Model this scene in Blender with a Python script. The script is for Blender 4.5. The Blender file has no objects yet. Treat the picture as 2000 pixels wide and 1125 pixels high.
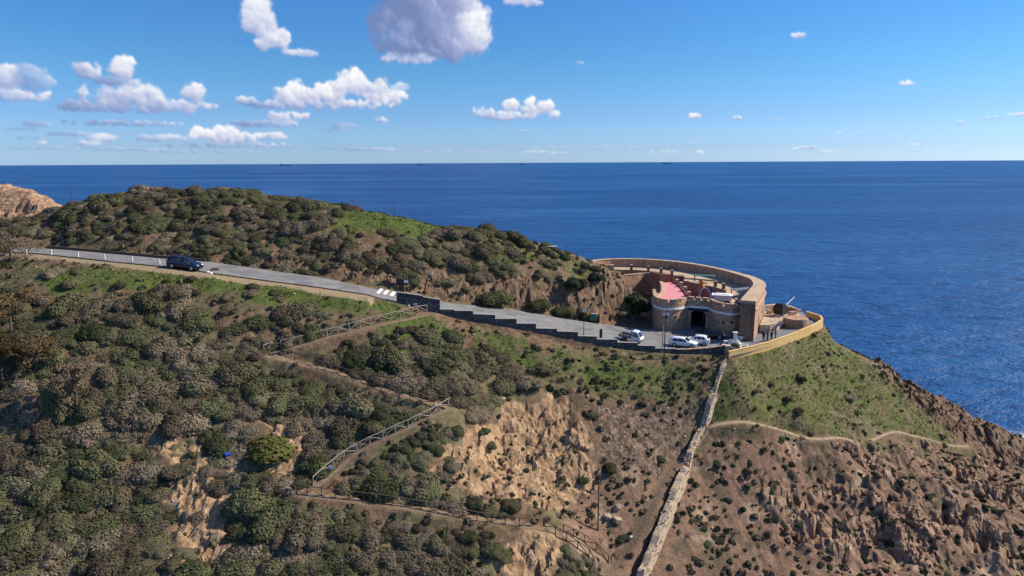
import bpy, bmesh, math, random
import numpy as np
from mathutils import Vector, Matrix

# ------------------------------------------------------------------ camera
CAM_H = 55.0
FPX = 1351.0                      # focal length in pixels of a 2000 px wide frame
PITCH = math.atan((562.5 - 317.0) / FPX)
ROLL = 0.005
scene = bpy.context.scene
col = scene.collection
Fv = np.array([0, math.cos(PITCH), -math.sin(PITCH)])
R0 = np.array([1.0, 0, 0]); U0 = np.array([0, math.sin(PITCH), math.cos(PITCH)])
Rv = R0 * math.cos(ROLL) - U0 * math.sin(ROLL)
Uv = U0 * math.cos(ROLL) + R0 * math.sin(ROLL)
C0 = np.array([0, 0, CAM_H])
cam_d = bpy.data.cameras.new('camera')
cam = bpy.data.objects.new('camera', cam_d); col.objects.link(cam)
cam_d.sensor_width = 36; cam_d.lens = 36 * FPX / 2000
cam_d.clip_start = 0.5; cam_d.clip_end = 150000
m = Matrix.Identity(4)
for i in range(3):
    m[i][0] = Rv[i]; m[i][1] = Uv[i]; m[i][2] = -Fv[i]; m[i][3] = C0[i]
cam.matrix_world = m
scene.camera = cam
cy = scene.cycles; cy.max_bounces = 4; cy.diffuse_bounces = 2; cy.glossy_bounces = 2; cy.transmission_bounces = 2; cy.transparent_max_bounces = 4
cy.caustics_reflective = False; cy.caustics_refractive = False
scene.render.resolution_x = 1024; scene.render.resolution_y = 576

# ------------------------------------------------------------------ light
SUN_EL = math.radians(38)
SUN_AZ = math.radians(79)         # clockwise from +Y (the view direction) towards +X
sd = bpy.data.lights.new('sun', 'SUN'); sd.energy = 5.0; sd.angle = math.radians(0.53); sd.color = (1.0, 0.895, 0.74)
sun = bpy.data.objects.new('sun', sd); col.objects.link(sun)
sdir = Vector((math.sin(SUN_AZ) * math.cos(SUN_EL), math.cos(SUN_AZ) * math.cos(SUN_EL), math.sin(SUN_EL)))
sun.rotation_euler = sdir.to_track_quat('Z', 'Y').to_euler()
sun.location = (60, 60, 120)
scene.view_settings.view_transform = 'Standard'
scene.view_settings.look = 'None'
scene.view_settings.exposure = 0.38
scene.view_settings.gamma = 1.0
scene.view_settings.use_curve_mapping = False

# ------------------------------------------------------------------ node helper
class NT:
    def __init__(s, tree): s.t = tree; s.n = tree.nodes; s.l = tree.links
    def new(s, typ, **kw):
        nd = s.n.new(typ)
        for k, v in kw.items(): setattr(nd, k, v)
        return nd
    def put(s, sock, v):
        if isinstance(v, bpy.types.NodeSocket): s.l.new(v, sock)
        elif v is not None:
            if sock.type == 'RGBA' and len(v) == 3: v = (*v, 1)
            sock.default_value = v
    def math(s, op, a, b=None, c=None, clamp=False):
        nd = s.new('ShaderNodeMath', operation=op, use_clamp=clamp)
        s.put(nd.inputs[0], a)
        if b is not None: s.put(nd.inputs[1], b)
        if c is not None: s.put(nd.inputs[2], c)
        return nd.outputs[0]
    def vmath(s, op, a, b=None, sc=None):
        nd = s.new('ShaderNodeVectorMath', operation=op)
        s.put(nd.inputs[0], a)
        if b is not None: s.put(nd.inputs[1], b)
        if sc is not None: s.put(nd.inputs[3], sc)
        return nd.outputs[0] if op not in ('DOT_PRODUCT', 'LENGTH') else nd.outputs[1]
    def noise(s, vec, scale, detail=4, rough=0.55, dist=0.0, lac=2.0):
        nd = s.new('ShaderNodeTexNoise'); s.put(nd.inputs['Vector'], vec)
        nd.inputs['Scale'].default_value = scale; nd.inputs['Detail'].default_value = detail
        nd.inputs['Roughness'].default_value = rough; nd.inputs['Distortion'].default_value = dist
        nd.inputs['Lacunarity'].default_value = lac
        return nd.outputs[0]
    def voro(s, vec, scale, feature='F1', out='Distance', rnd=1.0):
        nd = s.new('ShaderNodeTexVoronoi', feature=feature); s.put(nd.inputs['Vector'], vec)
        nd.inputs['Scale'].default_value = scale; nd.inputs['Randomness'].default_value = rnd
        return nd.outputs[out]
    def ramp(s, fac, stops, interp='LINEAR'):
        nd = s.new('ShaderNodeValToRGB'); s.put(nd.inputs[0], fac)
        cr = nd.color_ramp; cr.interpolation = interp
        while len(cr.elements) < len(stops): cr.elements.new(0.5)
        for e, (p, c) in zip(cr.elements, stops):
            e.position = p; e.color = (*c, 1) if len(c) == 3 else c
        return nd.outputs[0]
    def mix(s, fac, a, b, mode='MIX'):
        nd = s.new('ShaderNodeMix', data_type='RGBA', blend_type=mode)
        s.put(nd.inputs[0], fac); s.put(nd.inputs[6], a); s.put(nd.inputs[7], b)
        return nd.outputs[2]
    def sstep(s, v, a, b):
        nd = s.new('ShaderNodeMapRange', interpolation_type='SMOOTHSTEP')
        s.put(nd.inputs[0], v); s.put(nd.inputs[1], a); s.put(nd.inputs[2], b)
        return nd.outputs[0]
    def attr(s, name):
        nd = s.new('ShaderNodeAttribute'); nd.attribute_name = name; return nd.outputs['Fac']

# ------------------------------------------------------------------ world: Nishita sky with scattered cumulus
world = bpy.data.worlds.new('World'); scene.world = world; world.use_nodes = True
wt = NT(world.node_tree); wt.n.clear()
sky = wt.new('ShaderNodeTexSky', sky_type='NISHITA')
sky.sun_disc = False; sky.sun_elevation = SUN_EL; sky.sun_rotation = SUN_AZ
SKY_TINT = [(0.0, (.44, .69, 1.25)), (.02, (.335, .53, 1.0)), (.064, (.263, .445, .80)), (.116, (.209, .435, .70)), (.165, (.182, .415, .69)), (.21, (.176, .41, .71)), (.8, (.30, .50, .80))]
sky.altitude = 60; sky.air_density = 1.0; sky.dust_density = 0.6; sky.ozone_density = 1.2
bg = wt.new('ShaderNodeBackground'); bg.inputs['Strength'].default_value = 0.15
out = wt.new('ShaderNodeOutputWorld'); wt.l.new(bg.outputs[0], out.inputs[0])
world.cycles.sampling_method = 'MANUAL'; world.cycles.sample_map_resolution = 512
def pix_dir(px, py):
    d = Fv + Rv * (px - 1000) / FPX - Uv * (py - 562.5) / FPX
    return d / np.linalg.norm(d)
def pix_azel(px, py):
    d = pix_dir(px, py); return math.atan2(d[0], d[1]), math.asin(d[2])
tc = wt.new('ShaderNodeTexCoord')
dvec = wt.vmath('NORMALIZE', tc.outputs['Generated'])
sx = wt.new('ShaderNodeSeparateXYZ'); wt.l.new(dvec, sx.inputs[0])
az = wt.math('ARCTAN2', sx.outputs[0], sx.outputs[1]); el = wt.math('ARCSINE', sx.outputs[2])
# ------------------------------------------------------------------ numpy noise
def _h(ix, iy, s):
    h = (ix.astype(np.int64) * 374761393 + iy.astype(np.int64) * 668265263 + s * 974711) & 0x7fffffff
    h = ((h ^ (h >> 13)) * 1274126177) & 0x7fffffff
    return h ^ (h >> 16)
def perlin(x, y, s=0):
    x = np.asarray(x, float); y = np.asarray(y, float)
    ix = np.floor(x); iy = np.floor(y); fx = x - ix; fy = y - iy
    u = fx * fx * fx * (fx * (fx * 6 - 15) + 10); v = fy * fy * fy * (fy * (fy * 6 - 15) + 10)
    def g(dx, dy):
        a = _h(ix + dx, iy + dy, s) % 4096 * (2 * math.pi / 4096)
        return np.cos(a) * (fx - dx) + np.sin(a) * (fy - dy)
    n0 = g(0, 0) * (1 - u) + g(1, 0) * u; n1 = g(0, 1) * (1 - u) + g(1, 1) * u
    return (n0 * (1 - v) + n1 * v) * 1.4
def fbm(x, y, o=4, s=0, gain=.5):
    a = 1.0; t = 0; r = 0
    for i in range(o):
        r = r + a * perlin(x * 2 ** i + 13.7 * i, y * 2 ** i - 7.1 * i, s + i); t += a; a *= gain
    return r / t
def ridged(x, y, o=4, s=0, gain=.55):
    a = 1.0; t = 0; r = 0
    for i in range(o):
        r = r + a * (1 - np.abs(perlin(x * 2 ** i + 3.1 * i, y * 2 ** i + 5.3 * i, s + i)) * 1.6); t += a; a *= gain
    return r / t
def ss(a, b, v):
    t = np.clip((v - a) / (b - a), 0, 1); return t * t * (3 - 2 * t)

# cumulus, computed here as a map of directions: (x, y, half width, half height, strength, painted shade, strongest at the left)
lobes = [(505, 28, 34, 40, .9, 0), (528, 76, 40, 24, .9, 0), (585, 104, 34, 8, .7, 0),
    (830, 20, 118, 70, 1, .75), (765, 60, 50, 42, .85, .65), (850, 80, 118, 38, 1, .55), (925, 60, 40, 46, 1, 0), (790, 114, 60, 12, .8, .1), (1022, 0, 38, 14, .8, 0), (750, 75, 30, 14, .4, .6),
    (705, 166, 54, 30, 1, 0), (575, 184, 38, 24, 1, 0), (645, 182, 40, 22, 1, 0), (650, 205, 130, 12, 1, .2), (752, 190, 46, 16, 1, 0), (480, 197, 22, 9, .8, .1), (520, 204, 40, 9, .7, .5), (782, 170, 18, 8, .6, 0),
    (565, 228, 48, 10, .9, .1), (520, 243, 70, 8, .7, .5), (1048, 208, 36, 18, 1, 0), (998, 206, 20, 13, 1, 0), (995, 226, 56, 10, .9, .15), (1082, 224, 12, 7, .8, 0), (940, 220, 22, 10, .7, .1),
    (20, 150, 36, 28, .9, .1), (62, 158, 42, 30, .5, .5), (60, 188, 42, 12, .9, .1), (8, 185, 40, 14, .7, .3), (240, 132, 34, 22, 1, .05), (170, 142, 40, 18, .9, .3), (230, 160, 50, 10, .8, .5),
    (262, 190, 84, 26, .95, .2), (380, 178, 24, 22, .95, .05), (250, 211, 140, 12, .85, .45), (390, 210, 40, 10, .8, .3), (320, 205, 60, 14, .8, .3), (160, 180, 14, 16, .8, .1), (180, 205, 60, 12, .8, .4),
    (240, 241, 120, 7, .75, .5), (70, 244, 34, 6, .5, .8), (50, 253, 40, 3, .5, .8), (140, 262, 50, 5, .5, .6), (430, 262, 34, 18, 1, 0), (395, 264, 30, 16, 1, 0), (470, 268, 36, 14, .95, .05), (530, 266, 36, 8, .8, 0),
    (440, 284, 130, 6, .7, .5), (315, 270, 50, 9, .7, .2), (200, 270, 34, 9, .7, .1), (170, 282, 30, 6, .5, .2), (60, 270, 34, 3, .4, .7), (250, 292, 80, 4, .5, .4), (400, 297, 120, 4, .5, .4), (90, 290, 80, 4, .4, .5), (80, 280, 12, 6, .5, 0), (550, 240, 30, 8, .6, .3),
    (672, 247, 26, 7, .35, .5), (745, 236, 12, 6, .6, .1), (660, 254, 26, 3, .4, .4), (700, 291, 80, 3, .4, .5), (880, 296, 120, 4, .3, .2), (720, 292, 50, 4, .5, .3),
    (1560, 70, 13, 6, .75, 0), (1770, 164, 17, 5, .85, 0), (1357, 227, 10, 7, .95, 0), (1439, 231, 8, 5, .9, 0), (1520, 234, 12, 2, .35, 0), (1576, 289, 28, 3, .7, 0), (1525, 160, 9, 2, .35, 0),
    (1940, 231, 22, 2, .7, 0), (1988, 224, 20, 4, .9, 0), (1876, 240, 9, 3, .7, 0), (1782, 284, 12, 3, .7, 0), (1640, 260, 7, 2, .5, 0), (1676, 258, 5, 2, .5, 0), (1300, 284, 210, 5, .22, .3), (1150, 290, 150, 5, .25, .2), (1850, 293, 180, 4, .25, 0),
    (1368, 297, 10, 4, .6, 0), (1300, 298, 40, 3, .45, 0), (1050, 298, 40, 4, .4, 0), (1095, 301, 20, 3, .4, 0), (1132, 123, 8, 3, .3, .2), (950, 222, 10, 4, .4, 0), (1020, 256, 14, 3, .3, .2), (1620, 297, 30, 3, .4, 0)]
RAD = FPX
def cloud_map(lobes, X, Y, seed):
    r = random.Random(seed)
    wx = X + fbm(X / 24, Y / 24, 5, seed, .64) * 13; wy = Y + fbm(X / 24 + 40, Y / 24, 5, seed + 7, .64) * 10
    fx = X + fbm(X / 7, Y / 7, 4, seed + 3, .6) * 5; fy = Y + fbm(X / 7 + 40, Y / 7, 4, seed + 5, .6) * 4
    small_w = None
    H = np.full(X.shape, -60.0); COV = np.zeros(X.shape); V = np.zeros(X.shape); ST = np.zeros(X.shape); DK = np.zeros(X.shape); WS = np.full(X.shape, 1e-6)
    x0, y0 = X[0, 0], Y[0, 0]; dx = X[0, 1] - X[0, 0]; dy = Y[1, 0] - Y[0, 0]
    for (cx, cy, rw, rh, st, dk) in lobes:
        puffs = []; n = int(np.clip(7 * rw / rh + 10, 14, 60))
        for _ in range(n):
            a = r.uniform(0, 2 * math.pi); q = math.sqrt(r.random()); pr = rh * r.uniform(.38, .72)
            px = cx + math.cos(a) * q * (rw - pr * .6); py = cy + math.sin(a) * q * (rh - pr * .6)
            if py < cy - rh * .3: py = cy - rh * .3 + (py - cy + rh * .3) * .4      # flat bases
            puffs.append((px, py, pr, r.uniform(-.3, .3) * rh))
        big = rh > 9
        for (px, py, pr, pz) in puffs:
            m = pr + (20 if big else 8)
            i0 = max(0, int((px - m * 1.5 - x0) / dx)); i1 = min(X.shape[1], int((px + m * 1.5 - x0) / dx) + 1); j0 = max(0, int((py - m - y0) / dy)); j1 = min(X.shape[0], int((py + m - y0) / dy) + 1)
            if i1 <= i0 or j1 <= j0: continue
            s = (slice(j0, j1), slice(i0, i1)); asp = 1.0 if big else 1.6
            d2 = (((wx if big else fx)[s] - px) / asp) ** 2 + ((wy if big else fy)[s] - py) ** 2
            k = 1 - d2 / pr ** 2; c = np.clip(k, 0, 1)
            h = np.sqrt(np.clip(k, 0, 1)) * pr + pz - (1 - np.clip(k * 8, 0, 1)) * 60
            H[s] = np.maximum(H[s], h); COV[s] = 1 - (1 - COV[s]) * (1 - c * .75)
            w = c + 1e-6; v = np.clip((wy[s] - (cy - rh)) / (2 * rh), -.2, 1.2); u = np.clip((wx[s] - (cx - rw)) / (2 * rw), 0, 1)
            V[s] += w * v; ST[s] += w * st; DK[s] += w * dk * (1.15 - u); WS[s] += w
    V /= WS; ST /= WS; DK /= WS
    Hs = H.copy()
    for _ in range(2):
        Hs[1:-1, 1:-1] = (Hs[1:-1, 1:-1] * 2 + Hs[:-2, 1:-1] + Hs[2:, 1:-1] + Hs[1:-1, :-2] + Hs[1:-1, 2:]) / 6
    hy, hx = np.gradient(Hs, dy, dx); hx = np.clip(hx, -3, 3); hy = np.clip(hy, -3, 3); nn = np.sqrt(hx * hx + hy * hy + 1)
    lam = (-hx * .62 - hy * .62 + .18) / nn
    fn = fbm(X / 9, Y / 9, 5, seed + 11, .65)
    shade = .16 + .34 * (lam * .5 + .5) + .44 * V + .13 * fn - DK
    shade = np.clip(shade, 0, 1)
    def soft_(a, n):
        for _ in range(n): a = (a * 2 + np.roll(a, 1, 0) + np.roll(a, -1, 0) + np.roll(a, 1, 1) + np.roll(a, -1, 1)) / 6
        return a
    shade = soft_(shade, 5)
    wisp = soft_(COV, 14); alpha = (.75 * soft_(ss(.02, .95, COV + fn * .75 * (COV > .01)), 1) + .25 * ss(.02, .8, wisp + fn * .5 * wisp)) * ST
    return shade.astype(np.float32), np.clip(alpha, 0, 1).astype(np.float32)
def cloud_image(name, lob, a0, a1, e0, e1, w, h, seed):
    A, E = np.meshgrid(np.linspace(a0, a1, w), np.linspace(e0, e1, h))
    sh, al = cloud_map(lob, A * RAD, E * RAD, seed)
    al = al * ss(0.002, 0.012, E)
    for e in (al[:2], al[-2:], al[:, :2], al[:, -2:]): e[:] = 0
    im = bpy.data.images.new(name, w, h, alpha=True, float_buffer=True); im.colorspace_settings.name = 'Non-Color'
    px = np.zeros((h, w, 4), np.float32); px[..., 0] = sh; px[..., 1] = al; px[..., 3] = 1
    im.pixels.foreach_set(px.ravel()); im.update(); im.pack(); return im
lob_view = []
for (px, py, hw, hh, st, dk) in lobes:
    a, e = pix_azel(px, py); k = math.cos(math.atan(abs(px - 1000) / FPX))
    lob_view.append((a * RAD, e * RAD, hw * k * k, hh * k, st, dk))
rs = random.Random(5); lob_rest = []
for i in range(30):                # the same scattered cumulus goes on all round
    a = rs.uniform(0.95, 2 * math.pi - 0.95); e = rs.choice([rs.uniform(.03, .2), rs.uniform(.15, .5)]); w = rs.uniform(.03, .08) * (1 + e * 2)
    for q in range(3):
        lob_rest.append(((a + rs.uniform(-.7, .7) * w) * RAD, e * RAD, w * rs.uniform(.5, 1) * RAD, w * rs.uniform(.25, .42) * RAD, .95, rs.choice([0, 0, .3])))
im1 = cloud_image('cloud_map', lob_view, -.84, .84, -.01, .41, 1900, 476, 3)
im2 = cloud_image('cloud_map_around', lob_rest, .8, 2 * math.pi - .8, -.01, .75, 1200, 190, 8)
azp = wt.math('MODULO', wt.math('ADD', az, 2 * math.pi), 2 * math.pi)
def samp(im, a, a0, a1, e0, e1):
    cb = wt.new('ShaderNodeCombineXYZ')
    wt.put(cb.inputs[0], wt.math('MULTIPLY_ADD', a, 1 / (a1 - a0), -a0 / (a1 - a0))); wt.put(cb.inputs[1], wt.math('MULTIPLY_ADD', el, 1 / (e1 - e0), -e0 / (e1 - e0)))
    tx = wt.new('ShaderNodeTexImage', image=im, extension='CLIP', interpolation='Cubic'); wt.l.new(cb.outputs[0], tx.inputs[0])
    sp = wt.new('ShaderNodeSeparateColor'); wt.l.new(tx.outputs[0], sp.inputs[0]); return sp.outputs[0], sp.outputs[1]
s1, a1 = samp(im1, az, -.84, .84, -.01, .41); s2, a2 = samp(im2, azp, .8, 2 * math.pi - .8, -.01, .75)
shade = wt.math('MAXIMUM', s1, s2); alpha = wt.math('MAXIMUM', a1, a2)
ccol = wt.ramp(shade, [(0.0, (0.95, 1.3, 2.5)), (0.25, (1.75, 2.05, 3.3)), (0.45, (2.95, 3.15, 4.1)), (0.66, (4.5, 4.55, 4.9)), (0.9, (5.7, 5.6, 5.4))])
skyc = wt.mix(1.0, sky.outputs[0], wt.ramp(el, SKY_TINT), 'MULTIPLY')   # clearer, bluer air than the model's
wt.l.new(wt.mix(alpha, skyc, ccol), bg.inputs['Color'])

# ------------------------------------------------------------------ points from the survey of the picture
def P(px, py, d):
    return C0 + d * (Fv + Rv * (px - 1000) / FPX - Uv * (py - 562.5) / FPX)
def Pz(px, py, z):
    r = Fv + Rv * (px - 1000) / FPX - Uv * (py - 562.5) / FPX
    return C0 + r * ((z - CAM_H) / r[2])

def in_poly(x, y, poly):
    x = np.asarray(x, float); y = np.asarray(y, float); r = np.zeros(x.shape, bool); n = len(poly)
    for i in range(n):
        x1, y1 = poly[i]; x2, y2 = poly[(i + 1) % n]
        if y1 == y2: continue
        c = ((y1 > y) != (y2 > y)) & (x < (x2 - x1) * (y - y1) / (y2 - y1) + x1); r ^= c
    return r
def poly_dist(x, y, poly, closed=True):
    d = np.full(np.shape(x), 1e9); n = len(poly)
    for i in range(n if closed else n - 1):
        x1, y1 = poly[i]; x2, y2 = poly[(i + 1) % n]
        dx, dy = x2 - x1, y2 - y1; L = dx * dx + dy * dy + 1e-9
        t = np.clip(((x - x1) * dx + (y - y1) * dy) / L, 0, 1)
        d = np.minimum(d, np.hypot(x - x1 - t * dx, y - y1 - t * dy))
    return d
def sdist(x, y, poly):           # positive inside
    return np.where(in_poly(x, y, poly), 1, -1) * poly_dist(x, y, poly)

# ------------------------------------------------------------------ mesh builder
MATS = {}
def par_loc(o):
    v = Vector((0, 0, 0))
    while o is not None: v = v + o.location; o = o.parent
    return v
class MB:
    def __init__(s): s.v = []; s.f = []; s.sm = []
    def add(s, vs, fs, smooth=False):
        o = len(s.v); s.v += [tuple(map(float, p)) for p in vs]
        s.f += [tuple(i + o for i in f) for f in fs]; s.sm += [smooth] * len(fs); return s
    def box(s, c, size, rz=0.0, taper=1.0, tilt=None):
        hx, hy, hz = size[0] / 2, size[1] / 2, size[2] / 2; ca, sa = math.cos(rz), math.sin(rz); vs = []
        for z in (-1, 1):
            t = taper if z > 0 else 1
            for (a, b) in ((-1, -1), (1, -1), (1, 1), (-1, 1)):
                p = Vector((a * hx * t, b * hy * t, z * hz))
                if tilt is not None: p = tilt @ p
                vs.append((c[0] + p.x * ca - p.y * sa, c[1] + p.x * sa + p.y * ca, c[2] + p.z))
        return s.add(vs, [(3, 2, 1, 0), (4, 5, 6, 7), (0, 1, 5, 4), (1, 2, 6, 5), (2, 3, 7, 6), (3, 0, 4, 7)])
    def tube(s, a, b, r0, r1=None, n=6, caps=True):
        r1 = r0 if r1 is None else r1; a = Vector(a); b = Vector(b); ax = b - a
        if ax.length < 1e-6: return s
        q = ax.to_track_quat('Z', 'Y'); vs = []
        for (p, r) in ((a, r0), (b, r1)):
            for i in range(n):
                t = 2 * math.pi * i / n; vs.append(p + q @ Vector((r * math.cos(t), r * math.sin(t), 0)))
        fs = [(i, (i + 1) % n, n + (i + 1) % n, n + i) for i in range(n)]
        s.add(vs, fs, n > 6)
        if caps: s.add(vs, [tuple(range(n - 1, -1, -1)), tuple(range(n, 2 * n))])
        return s
    def beam(s, a, b, w, h):
        a = Vector(a); b = Vector(b); d = (b - a).normalized(); side = d.cross(Vector((0, 0, 1)))
        if side.length < 1e-4: side = Vector((1, 0, 0))
        side.normalize(); up = side.cross(d).normalized(); vs = []
        for p in (a, b):
            for (i, j) in ((-1, -1), (1, -1), (1, 1), (-1, 1)): vs.append(p + side * (i * w / 2) + up * (j * h / 2))
        return s.add(vs, [(3, 2, 1, 0), (4, 5, 6, 7), (0, 1, 5, 4), (1, 2, 6, 5), (2, 3, 7, 6), (3, 0, 4, 7)])
    def prism(s, poly, z0, z1, top=True, bottom=True):
        n = len(poly); area = sum(poly[i][0] * poly[(i + 1) % n][1] - poly[(i + 1) % n][0] * poly[i][1] for i in range(n))
        if area < 0: poly = poly[::-1]
        f0 = z0 if callable(z0) else (lambda x, y: z0); f1 = z1 if callable(z1) else (lambda x, y: z1)
        vs = [(x, y, f0(x, y)) for x, y in poly] + [(x, y, f1(x, y)) for x, y in poly]
        fs = [(i, (i + 1) % n, n + (i + 1) % n, n + i) for i in range(n)]
        if top: fs.append(tuple(range(n, 2 * n)))
        if bottom: fs.append(tuple(range(n - 1, -1, -1)))
        return s.add(vs, fs)
    def build(s, name, mat, parent=None, label=None):
        me = bpy.data.meshes.new(name); v = np.array(s.v, float)
        if parent is not None and getattr(s, 'world', False): v = v - np.array(par_loc(parent))
        me.from_pydata([tuple(p) for p in v], [], s.f)
        if any(s.sm): me.polygons.foreach_set('use_smooth', s.sm)
        me.materials.append(MATS[mat] if isinstance(mat, str) else mat); me.update()
        o = bpy.data.objects.new(name, me); col.objects.link(o)
        if parent is not None: o.parent = parent
        if label: o['label'] = label
        return o
def WB():
    b = MB(); b.world = True; return b
def tag(o, label, cat, group=None, kind=None):
    if label: o['label'] = label
    if cat: o['category'] = cat
    if group: o['group'] = group
    if kind: o['kind'] = kind
    return o
def thing(name, label, cat, loc=(0, 0, 0), rz=0.0, group=None):
    o = bpy.data.objects.new(name, None); col.objects.link(o); o.empty_display_size = 0.3
    o.location = tuple(map(float, loc)); o.rotation_euler = (0, 0, rz)
    return tag(o, label, cat, group)
def copy_tree(o, parent=None):
    c = o.copy(); col.objects.link(c); c.parent = parent
    for ch in o.children: copy_tree(ch, c)
    return c
def offset_line(pts, d):           # offset an open polyline to its left by d
    pts = [np.array(p[:2], float) for p in pts]; r = []
    for i in range(len(pts)):
        a = pts[max(i - 1, 0)]; b = pts[min(i + 1, len(pts) - 1)]; t = (b - a) / (np.linalg.norm(b - a) + 1e-9)
        k = 1.0
        if 0 < i < len(pts) - 1:
            t1 = pts[i] - pts[i - 1]; t1 = t1 / np.linalg.norm(t1); k = 1 / max(0.5, float(np.dot(t, t1)))
        r.append(pts[i] + np.array([-t[1], t[0]]) * d * k)
    return r
def wall_strip(mb, pts, th, z0, z1):   # pts: outer line (xy), thickness to the left, z as number or list
    a = [np.array(p[:2], float) for p in pts]; b = offset_line(a, th); n = len(a)
    zz0 = z0 if hasattr(z0, '__len__') else [z0] * n; zz1 = z1 if hasattr(z1, '__len__') else [z1] * n
    vs = []
    for i in range(n):
        vs += [(*a[i], zz0[i]), (*a[i], zz1[i]), (*b[i], zz1[i]), (*b[i], zz0[i])]
    fs = []
    for i in range(n - 1):
        o = 4 * i; p = o + 4
        fs += [(o, p, p + 1, o + 1), (o + 1, p + 1, p + 2, o + 2), (o + 2, p + 2, p + 3, o + 3), (o + 3, p + 3, p, o)]
    fs += [(0, 1, 2, 3), (4 * n - 1, 4 * n - 2, 4 * n - 3, 4 * n - 4)]
    mb.add(vs, fs); return mb
def smooth_line(pts, n=8):         # Catmull-Rom
    p = [np.array(q, float) for q in pts]; r = []
    for i in range(len(p) - 1):
        a = p[max(i - 1, 0)]; b = p[i]; c = p[i + 1]; d = p[min(i + 2, len(p) - 1)]
        for k in range(n):
            t = k / n
            r.append(0.5 * (2 * b + (c - a) * t + (2 * a - 5 * b + 4 * c - d) * t * t + (3 * b - a - 3 * c + d) * t ** 3))
    r.append(p[-1]); return r
# ------------------------------------------------------------------ terrain survey: (picture x, picture y, depth)
RX = [-140, -95, -72, -49, -29.5, -19.4, -15, -10.7, -5.8, 0, 6, 12.4, 18, 23, 27, 60]
RZ = [42.6, 42.2, 41.7, 40.2, 37.4, 35.7, 34.4, 32.9, 31.9, 30.7, 29.5, 28.2, 27.2, 26.65, 26.5, 26.5]
_xs = np.linspace(-140, 60, 801); _zs = np.interp(_xs, RX, RZ)
_k = np.hanning(21); _k /= _k.sum(); _zs = np.convolve(np.pad(_zs, 10, mode='edge'), _k, 'valid')
def zroad(x): return np.interp(x, _xs, _zs)
def road_pt(px, py):               # point of the sloping road under a picture point
    r = Fv + Rv * (px - 1000) / FPX - Uv * (py - 562.5) / FPX
    d = 104.0
    for _ in range(40):
        p = C0 + r * d; d += 0.6 * (zroad(p[0]) - p[2]) / r[2]
    return C0 + r * d
FC = 26.5                          # forecourt level
near_pts = [P(60, 492, 104), P(205, 506, 101), P(330, 523, 99.3), P(450, 540, 99), P(600, 561, 99.6), P(740, 580, 100.6), P(773, 585, 101), P(859, 604, 102.3), P(1000, 640, 103.5), P(1166, 668, 104.5), P(1300, 690, 104.7), P(1424, 693, 104.7)]
near_xy = [(-140, near_pts[0][1] + 12), (-95, near_pts[0][1] + 4)] + [(p[0], p[1]) for p in near_pts] + [(60, near_pts[-1][1])]
far_px = [(60, 484), (200, 493), (330, 505), (480, 521), (640, 544), (740, 566), (850, 586), (1000, 604), (1100, 622), (1180, 633)]
far_pts = [road_pt(*q) for q in far_px]
far_xy = [(-140, far_pts[0][1] + 12), (-95, far_pts[0][1] + 4)] + [(p[0], p[1]) for p in far_pts] + [(60, far_pts[-1][1])]
def ynear(x): return np.interp(x, *zip(*near_xy))
def yfar(x): return np.interp(x, *zip(*far_xy))
# platform under the forecourt and the fort
yel_px = [(1424, 700), (1465, 691), (1500, 682), (1540, 668.5), (1585, 651), (1607, 637.5)]
yel_in = [Pz(px, py, 26.2)[:2] for px, py in yel_px]
yel_turn = [Pz(1603, 627, 26.5)[:2], Pz(1576, 618, 26.5)[:2]]
platform = [tuple(Pz(1180, 634, 27)[:2]), (14, near_pts[9][1] + .2), (near_pts[9][0], near_pts[9][1]), tuple(near_pts[10][:2]), tuple(near_pts[11][:2])] + [(p[0] - .25, p[1] + .35) for p in yel_in] + [tuple(p) for p in yel_turn] + \
    [(56, 133), (50, 140), (46.5, 148), (38, 158), (20, 160), (18, 150), (22, 138), (24, 124)]
ctrl = [(100, 470, 114), (330, 480, 112), (300, 440, 115), (300, 408, 118), (400, 388, 121), (270, 392, 120), (170, 403, 120), (100, 417, 122), (40, 436, 124), (580, 402, 124),
        (720, 416, 127), (850, 441, 129), (1000, 467, 130), (1090, 492, 130), (1150, 515, 129), (1230, 557, 127), (740, 425, 121), (600, 450, 115), (600, 503, 111.5),
        (800, 500, 115), (800, 540, 112), (950, 500, 120), (950, 562, 116), (1100, 560, 121), (1100, 602, 119.5), (1200, 562, 125), (1200, 604, 122), (450, 480, 112), (450, 430, 117),
        (0, 367, 175), (50, 388, 173), (92, 416, 170), (0, 440, 168),
        (100, 530, 96), (300, 560, 94.5), (500, 590, 94.5), (700, 600, 98.3), (0, 600, 90), (0, 700, 84), (0, 850, 78), (0, 1000, 72.5), (0, 1125, 67), (300, 700, 87), (300, 850, 80), (300, 1000, 74),
        (300, 1125, 67.5), (600, 760, 87.5), (600, 1125, 68), (520, 680, 91), (700, 700, 92), (900, 700, 97), (1000, 800, 92), (1000, 900, 86.5), (900, 1125, 70.5), (1150, 700, 102), (1300, 715, 102.5),
        (1200, 800, 96), (1250, 900, 90), (1250, 1000, 85), (1200, 1125, 79), (1400, 722, 101.6), (1350, 850, 95.5), (1350, 950, 91), (1400, 1125, 82), (1450, 722, 101.3), (1608, 656, 123), (1550, 696, 110.6),
        (1500, 800, 101), (1600, 760, 109), (1720, 717, 125), (1700, 800, 112), (1800, 850, 112), (1600, 850, 101), (1830, 778, 128), (1900, 813, 131), (1990, 866, 136), (1900, 900, 114), (1600, 1000, 92),
        (1600, 1125, 83), (1750, 1000, 94), (1900, 1000, 96), (2000, 950, 107), (2000, 1000, 100), (2000, 1125, 88), (1800, 1125, 86), (870, 785, 87), (640, 900, 79.5), (580, 950, 76), (1090, 1030, 77.5),
        (850, 614, 101.3), (1000, 650, 102.6), (1100, 673, 103.3), (1200, 687, 103.9), (1300, 696, 104), (1424, 703, 104)]
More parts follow.
